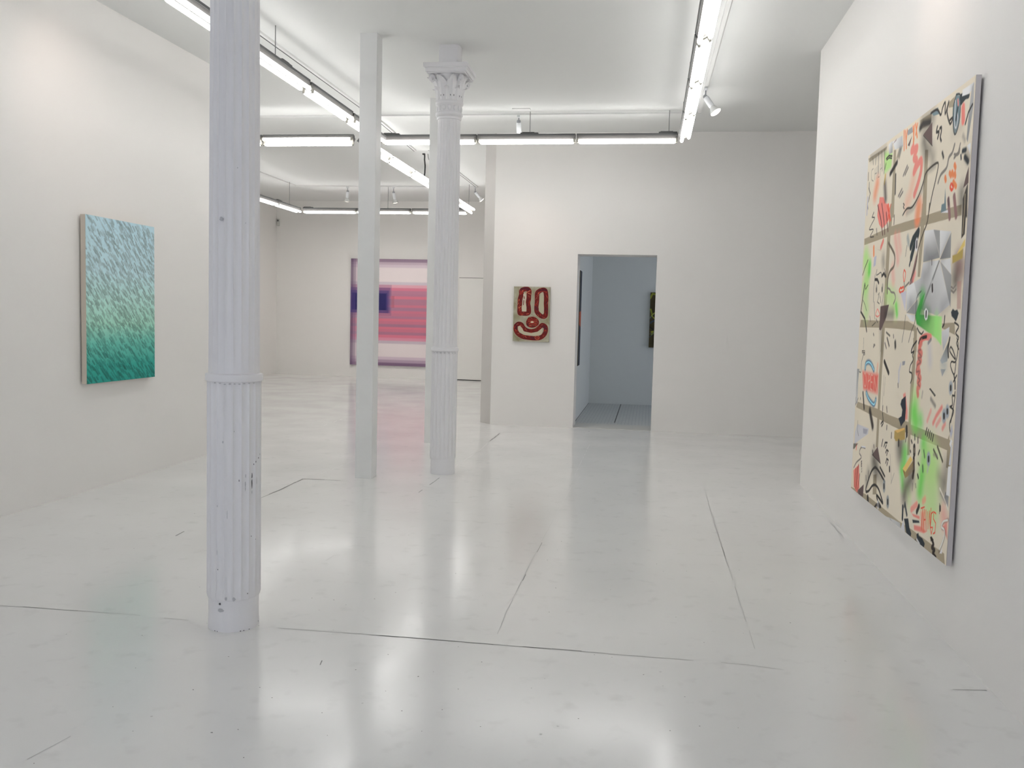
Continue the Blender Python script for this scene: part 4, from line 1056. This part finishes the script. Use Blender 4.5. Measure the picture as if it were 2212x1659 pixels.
def hang(label, art, gain, loc, rz, thick, edge, back_gap, kind='painting'):
    """painting whose face looks along local -Y; origin at its lower left corner on the face plane"""
    r = thing('painting', label, kind, loc, rz)
    w, h = art.w/1000, art.h/1000; nx, ny = art.nx, art.ny
    X, Z = np.meshgrid(np.linspace(0, w, nx), np.linspace(0, h, ny))
    co = np.stack([X, np.zeros_like(X), Z], -1).reshape(-1, 3).astype(np.float32)
    idx = np.arange(nx*ny).reshape(ny, nx); q = np.stack([idx[:-1,:-1], idx[:-1,1:], idx[1:,1:], idx[1:,:-1]], -1).reshape(-1, 4)
    me = bpy.data.meshes.new('painted_canvas'); me.vertices.add(len(co)); me.vertices.foreach_set('co', co.ravel())
    nf = len(q); me.loops.add(nf*4); me.loops.foreach_set('vertex_index', q.ravel().astype(np.int32))
    me.polygons.add(nf); me.polygons.foreach_set('loop_start', np.arange(0, nf*4, 4, dtype=np.int32)); me.polygons.foreach_set('loop_total', np.full(nf, 4, dtype=np.int32))
    me.update(); at = me.color_attributes.new('paint', 'FLOAT_COLOR', 'POINT')
    rgba = np.ones((nx*ny, 4), np.float32); rgba[:, :3] = np.clip(art.C.reshape(-1, 3)*gain, 0, .9); at.data.foreach_set('color', rgba.ravel())
    me.materials.append(PAINT); link('painted_canvas', me, r)
    m = MB(); m.box((0, .0012, 0), (w, thick, h), bev=.001); m.build('stretcher_edge', edge, r)
    m = MB(); m.box((.06, thick-.002, .06), (w-.06, thick+back_gap, h-.06)); m.build('hanging_batten', GAPM, r)
    return r

GAIN = 1.30
# large canvas on the right wall
A = Art(2024, 2275, 3.6, (213, 204, 187)); A.mottle(.06, 260, 3)
for kind, col, w_, soft, al, pts in ART:
    if kind == 0: A.line(col, w_, soft, al, pts)
    elif kind == 1: A.poly(col, soft, al, pts)
    else: A.poly(None, soft, al, pts, col)
hang('large canvas of graffiti marks and neon OPEN lettering on the right wall', A, GAIN, (1.431, 6.45, .385), -PI/2, .0245, GREYEDGE, .0118)

# teal canvas on the left wall
A = Art(1004, 1358, 3.6, (170, 198, 206)); t = A.Vv/A.h
stops = [(0, (40,140,130)), (.10, (52,152,140)), (.24, (100,180,165)), (.36, (152,200,182)), (.50, (168,206,198)), (.68, (176,204,210)), (1, (172,200,210))]
for ch_ in range(3): A.C[..., ch_] = np.interp(t, [a for a, _ in stops], [lin(c_)[ch_] for _, c_ in stops])
A.mottle(.10, 60, 5)
rr = np.random.default_rng(11)
for row in range(52):
    for cl in range(17):
        x0 = (cl + rr.random())*1004/17*1.02 - 20 + (row % 3)*12; y0 = (row + rr.random()*.8)*1358/52
        if rr.random() < .12: continue
        for f_ in range(rr.integers(1, 4)):
            x = x0 + f_*21 + rr.normal(0, 4); y = y0 - f_*7 + rr.normal(0, 7); l_ = rr.uniform(26, 46)
            tt = min(1, max(0, y/1358)); base = np.array([np.interp(tt, [a for a, _ in stops], [c_[k] for _, c_ in stops]) for k in range(3)])
            dk = rr.uniform(.70, .86); col = (base*dk*.97 + base.mean()*dk*.03) if tt > .35 else base*dk
            A.line(col, rr.uniform(11, 18), 6, rr.uniform(.4, .9), [(x-l_*.5, y+l_*.5), (x, y), (x+l_*.3, y-l_*.38)])
            if rr.random() < .22: A.line(base*.5, 4.5, 4, .8, [(x-l_*.5-5, y+l_*.42), (x-5, y-6), (x+l_*.25, y-l_*.45)])
        if rr.random() < .5: A.line(np.minimum(255, np.array([np.interp(min(1, y0/1358), [a for a, _ in stops], [c_[k] for _, c_ in stops]) for k in range(3)])*1.06), 12, 8, .5, [(x0+30, y0+30), (x0+44, y0+6)])
hang('canvas of pale blue to teal brush dabs on the left wall', A, GAIN*.98, (-4.461, 6.59, .888), PI/2, .044, RAW, .0148)

# blocky blurred stripes on the far wall
A = Art(2200, 2560, 10, (205, 195, 197)); nb_ = 41
rows = [(190,(122,100,122)),(220,(140,120,138)),(250,(180,162,174)),(280,(198,184,192)),(430,(214,204,205)),(465,(190,180,188)),(495,(204,152,166)),(525,(208,110,130)),(555,(168,112,134)),(585,(160,108,130)),(617,(206,100,116)),(648,(152,106,126)),(676,(156,104,124)),(706,(192,100,116)),(738,(140,106,130)),(768,(190,96,116)),(798,(176,98,118)),(826,(150,106,130)),(852,(204,96,112)),(884,(186,96,116)),(912,(136,98,120)),(938,(206,94,112)),(966,(190,96,114)),(1000,(148,96,118)),(1030,(208,100,120)),(1060,(196,132,152)),(1095,(180,166,176)),(1235,(208,198,199)),(1265,(188,172,183)),(1297,(160,140,158)),(1340,(118,96,120))]
VR = (1 - A.Vv/A.h)*(1332-188)+188
img = np.zeros_like(A.C); prev = 0
for yb_, c_ in rows:
    img[(VR >= prev) & (VR < yb_)] = lin(c_); prev = yb_
img[VR >= 1340] = lin((118,96,120))
M_ = (VR > 495) & (VR < 1030); img[M_] = img[M_]*.58 + .42*lin((172,122,142))
img[1:-1] = (img[:-2]+2*img[1:-1]+img[2:])/4
UB = A.U/62.0; VBk = VR
lf = np.floor(UB).astype(int)
for k, (a, tint) in enumerate([(.85,(104,84,110)), (.7,(128,106,130)), (.45,(166,146,162)), (.22,(188,172,182))]):
    M_ = (lf == k); img[M_] = img[M_]*(1-a) + lin(tint)*a
rf = np.floor((A.w-A.U)/62.0).astype(int)
for k, (a, tint) in enumerate([(.85,(104,84,110)), (.6,(128,106,130)), (.3,(166,146,162))]):
    M_ = (rf == k); img[M_] = img[M_]*(1-a) + lin(tint)*a
for (x0, x1, y0, y1, a, c_) in [(0,16.6,465,795,.35,(96,84,120)), (0,16.0,495,765,.55,(84,72,122)), (.0,15.4,525,765,.6,(66,56,112)), (.5,14.8,550,735,.75,(52,46,104)), (2,14.2,560,735,.85,(42,40,90)), (16.6,17.6,580,710,.5,(150,84,100))]:
    M_ = (UB >= x0) & (UB < x1) & (VBk >= y0) & (VBk < y1); img[M_] = img[M_]*(1-a) + lin(c_)*a
A.C = img
hang('canvas of blurred red and blue stripes with a purple border on the far wall', A, GAIN*1.0, (-7.163, 20.90, .293), 0, .036, PURPEDGE, .0138)

# small canvas of meaty red rings beside the doorway
A = Art(510, 764, 2.6, (154, 150, 134)); v1 = A.mottle(.60, 70, 9); v2 = A.mottle(.18, 26, 10)
A.C *= np.stack([1-.05*v1, 1-.04*v1, 1-.22*(1-v1)], -1)
S_ = 510/925; PX = lambda x, y: ((x-112+(y-105)*.018)*S_, 764-(y-105)*764/1405)
for q, al in [([(215,110),(225,190),(250,290)], .5), ([(125,530),(180,560),(200,640)], .5), ([(980,400),(1030,470),(1000,640)], .4), ([(950,930),(990,1010),(1030,1090)], .5), ([(560,800),(620,850),(700,870)], .4), ([(120,1350),(190,1430),(240,1500)], .4), ([(960,1080),(1000,1190)], .5)]:
    A.line((122,104,72), 9, 12, al, [PX(*p_) for p_ in q])
rings = [
 ([(330,190),(430,160),(500,210),(495,320),(490,420),(470,520),(490,640),(490,760),(430,790),(330,785),(265,780),(260,660),(265,520),(270,420),(300,310),(300,230)], 112),
 ([(720,240),(800,190),(900,190),(930,300),(935,420),(930,540),(930,680),(920,830),(850,860),(770,820),(700,740),(690,640),(700,500),(700,380),(700,290)], 108),
 ([(520,930),(610,920),(690,970),(700,1040),(600,1095),(500,1075),(480,1010)], 100),
 ([(170,1110),(230,1060),(310,1080),(370,1170),(470,1230),(580,1240),(690,1210),(770,1140),(840,1075),(920,1120),(930,1220),(890,1320),(790,1400),(660,1420),(500,1410),(340,1385),(220,1310),(165,1220)], 104)]
r3 = np.random.default_rng(4)
def along(pts, t):
    n = len(pts); k = int(t*n) % n; f_ = t*n-int(t*n); a, b = pts[k], pts[(k+1) % n]; return (a[0]+(b[0]-a[0])*f_, a[1]+(b[1]-a[1])*f_), (b[0]-a[0], b[1]-a[1])
for pts, w_ in rings:
    P_ = [PX(*p_) for p_ in pts]; wd = w_*S_*1.08
    A.line((196,182,160), wd+12, 8, .35, P_+[P_[0]]); A.line((104,26,24), wd, 5, 1, P_+[P_[0]])
    for k in range(64):
        (x, y), (dx, dy) = along(P_, r3.random()); l_ = math.hypot(dx, dy)+1e-6; dx, dy = dx/l_, dy/l_
        a_ = r3.uniform(-.75, .75); ux, uy = dx*math.cos(a_)-dy*math.sin(a_), dx*math.sin(a_)+dy*math.cos(a_); o_ = r3.uniform(-.32, .32)*wd; ll = r3.uniform(14, 42)
        col = [(92,20,30),(60,16,32),(74,18,30),(166,50,36),(150,44,34),(186,68,48),(206,104,74),(214,122,90)][r3.integers(0, 8)]
        A.line(col, r3.uniform(6, 15) if sum(col) < 300 else r3.uniform(2.5, 5), 5, .75, [(x-dy*o_-ux*ll/2, y+dx*o_-uy*ll/2), (x-dy*o_+ux*ll/2, y+dx*o_+uy*ll/2)])
A.poly((112,28,26), 4, 1, [PX(*p_) for p_ in [(480,960),(560,925),(640,930),(700,980),(690,1060),(610,1095),(520,1085),(475,1030)]])
for k in range(9): A.line([(176,58,40),(70,18,30),(206,110,80)][k % 3], 5, 4, .8, [PX(470+6*k, 950+17*k), PX(580, 935+18*k), PX(715-4*k, 955+15*k)])
for q in [[(300,170),(420,150),(500,190)], [(780,195),(860,165),(930,190)], [(670,620),(700,690)], [(880,1100),(930,1170)], [(560,1400),(640,1430)]]: A.line((74,20,36), 30, 10, .85, [PX(*p_) for p_ in q])
for q in [[(520,200),(430,260),(360,320)], [(470,270),(540,295)], [(230,650),(300,610)]]: A.line((216,128,92), 7, 4, .9, [PX(*p_) for p_ in q])
A.poly((188,180,160), 5, 1, [PX(*p_) for p_ in [(350,300),(400,250),(430,380),(415,500),(435,640),(430,740),(320,740),(310,640),(340,480),(355,380)]])
A.poly((172,168,144), 5, 1, [PX(*p_) for p_ in [(790,280),(840,225),(860,330),(870,500),(880,640),(880,770),(840,800),(760,720),(740,620),(760,460),(770,360)]])
A.poly((182,176,152), 5, 1, [PX(*p_) for p_ in [(215,1130),(270,1105),(330,1170),(370,1250),(560,1285),(720,1250),(840,1150),(850,1220),(820,1320),(640,1350),(400,1345),(260,1280),(220,1210)]])
A.poly((206,196,170), 4, 1, [PX(*p_) for p_ in [(530,1010),(580,980),(635,1005),(580,1030)]])
A.line((104,28,30), 11, 4, 1, [PX(372,360), PX(378,410)]); A.line((104,28,30), 10, 4, 1, [PX(365,460), PX(355,570)]); A.line((150,52,44), 24, 4, 1, [PX(710,1400), PX(712,1402)])
A.line((214,122,90), 5, 3, .9, [PX(660+55*math.cos(k), 1405+48*math.sin(k)) if False else PX(712+55*math.cos(k*.5), 1400+50*math.sin(k*.5)) for k in range(13)])
hang('small canvas with red meaty rings like a face beside the doorway', A, GAIN*.86, (-1.879, 12.397, 1.186), 0, .022, DARKEDGE, .0105)

# two canvases in the side room
A = Art(620, 985, 4, (74, 66, 44)); A.mottle(.5, 90, 21)
r4 = np.random.default_rng(9)
for k in range(60):
    x, y = r4.uniform(-20, 640), r4.uniform(0, 985); col = [(150,158,60),(178,184,70),(58,70,52),(40,42,44),(110,116,112),(120,84,66),(70,80,98)][r4.integers(0, 7)]
    A.line(col, r4.uniform(8, 34), 8, .9, [(x, y), (x+r4.uniform(-60, 60), y+r4.uniform(20, 110)), (x+r4.uniform(-110, 110), y+r4.uniform(40, 180))])
hang('dark canvas with yellow green streaks, half hidden by the right doorway edge', A, 1.0, (.008, 16.25, 1.047), 0, .035, DARKEDGE, .0138)
A = Art(340, 1380, 6, (62, 66, 78)); A.mottle(.4, 120, 22); A.poly((190,92,62), 20, .9, [(20,600),(330,560),(330,800),(10,780)])
hang('dark blue canvas seen edge-on just inside the left doorway edge', A, 1.0, (-1.0, 12.95, .84), PI/2, .028, DARKEDGE, .0118)

# ------------------------------------------------------------------ camera, daylight, view
cam = bpy.data.cameras.new('camera'); co_ = bpy.data.objects.new('camera', cam); COL.objects.link(co_); SC.camera = co_
cam.sensor_fit = 'HORIZONTAL'; cam.sensor_width = 36; cam.lens = 36 * 1931.07577 / 2212; cam.clip_start = .05; cam.clip_end = 100
yaw, pitch, roll_ = .149962548, .0728812158, .0249185072
cy, sy, cp, sp, cr, sr = math.cos(yaw), math.sin(yaw), math.cos(pitch), math.sin(pitch), math.cos(roll_), math.sin(roll_)
f_ = Vector((-sy*cp, cy*cp, -sp)); u_ = Vector((-sy*sp, cy*sp, cp)); r_ = Vector((cy, sy, 0))
r3_ = r_*cr + u_*sr; u3_ = -r_*sr + u_*cr
Mx = Matrix((r3_, u3_, -f_)).transposed().to_4x4(); Mx.translation = (0, 0, 1.5); co_.matrix_world = Mx

wd_ = bpy.data.worlds.new('overcast daylight'); SC.world = wd_; wd_.use_nodes = True
bg = wd_.node_tree.nodes['Background']; bg.inputs['Color'].default_value = (.86, .90, 1.0, 1); bg.inputs['Strength'].default_value = WORLD
for loc, rot, sx, sy_ in [((-1.55, -3.05, 1.875), (-PI/2, 0, 0), 5.3, 2.85), ((3.65, 14.55, 1.85), (0, PI/2, 0), 2.4, 2.5)]:
    ld = bpy.data.lights.new('window_portal', 'AREA'); ld.shape = 'RECTANGLE'; ld.size = sx; ld.size_y = sy_; ld.cycles.is_portal = True
    lo = bpy.data.objects.new('window_portal', ld); COL.objects.link(lo); lo.location = loc; lo.rotation_euler = rot
vs_ = SC.view_settings; SC.display_settings.display_device = 'sRGB'; vs_.view_transform = 'Standard'; vs_.look = 'None'; vs_.gamma = 1; vs_.use_curve_mapping = False; vs_.exposure = EXPO
cy_ = SC.cycles; cy_.max_bounces = 7; cy_.diffuse_bounces = 6; cy_.use_adaptive_sampling = True; cy_.adaptive_threshold = .12; cy_.adaptive_min_samples = 10; cy_.glossy_bounces = 4; cy_.use_denoising = True; cy_.caustics_reflective = False; cy_.caustics_refractive = False; cy_.sample_clamp_indirect = 6
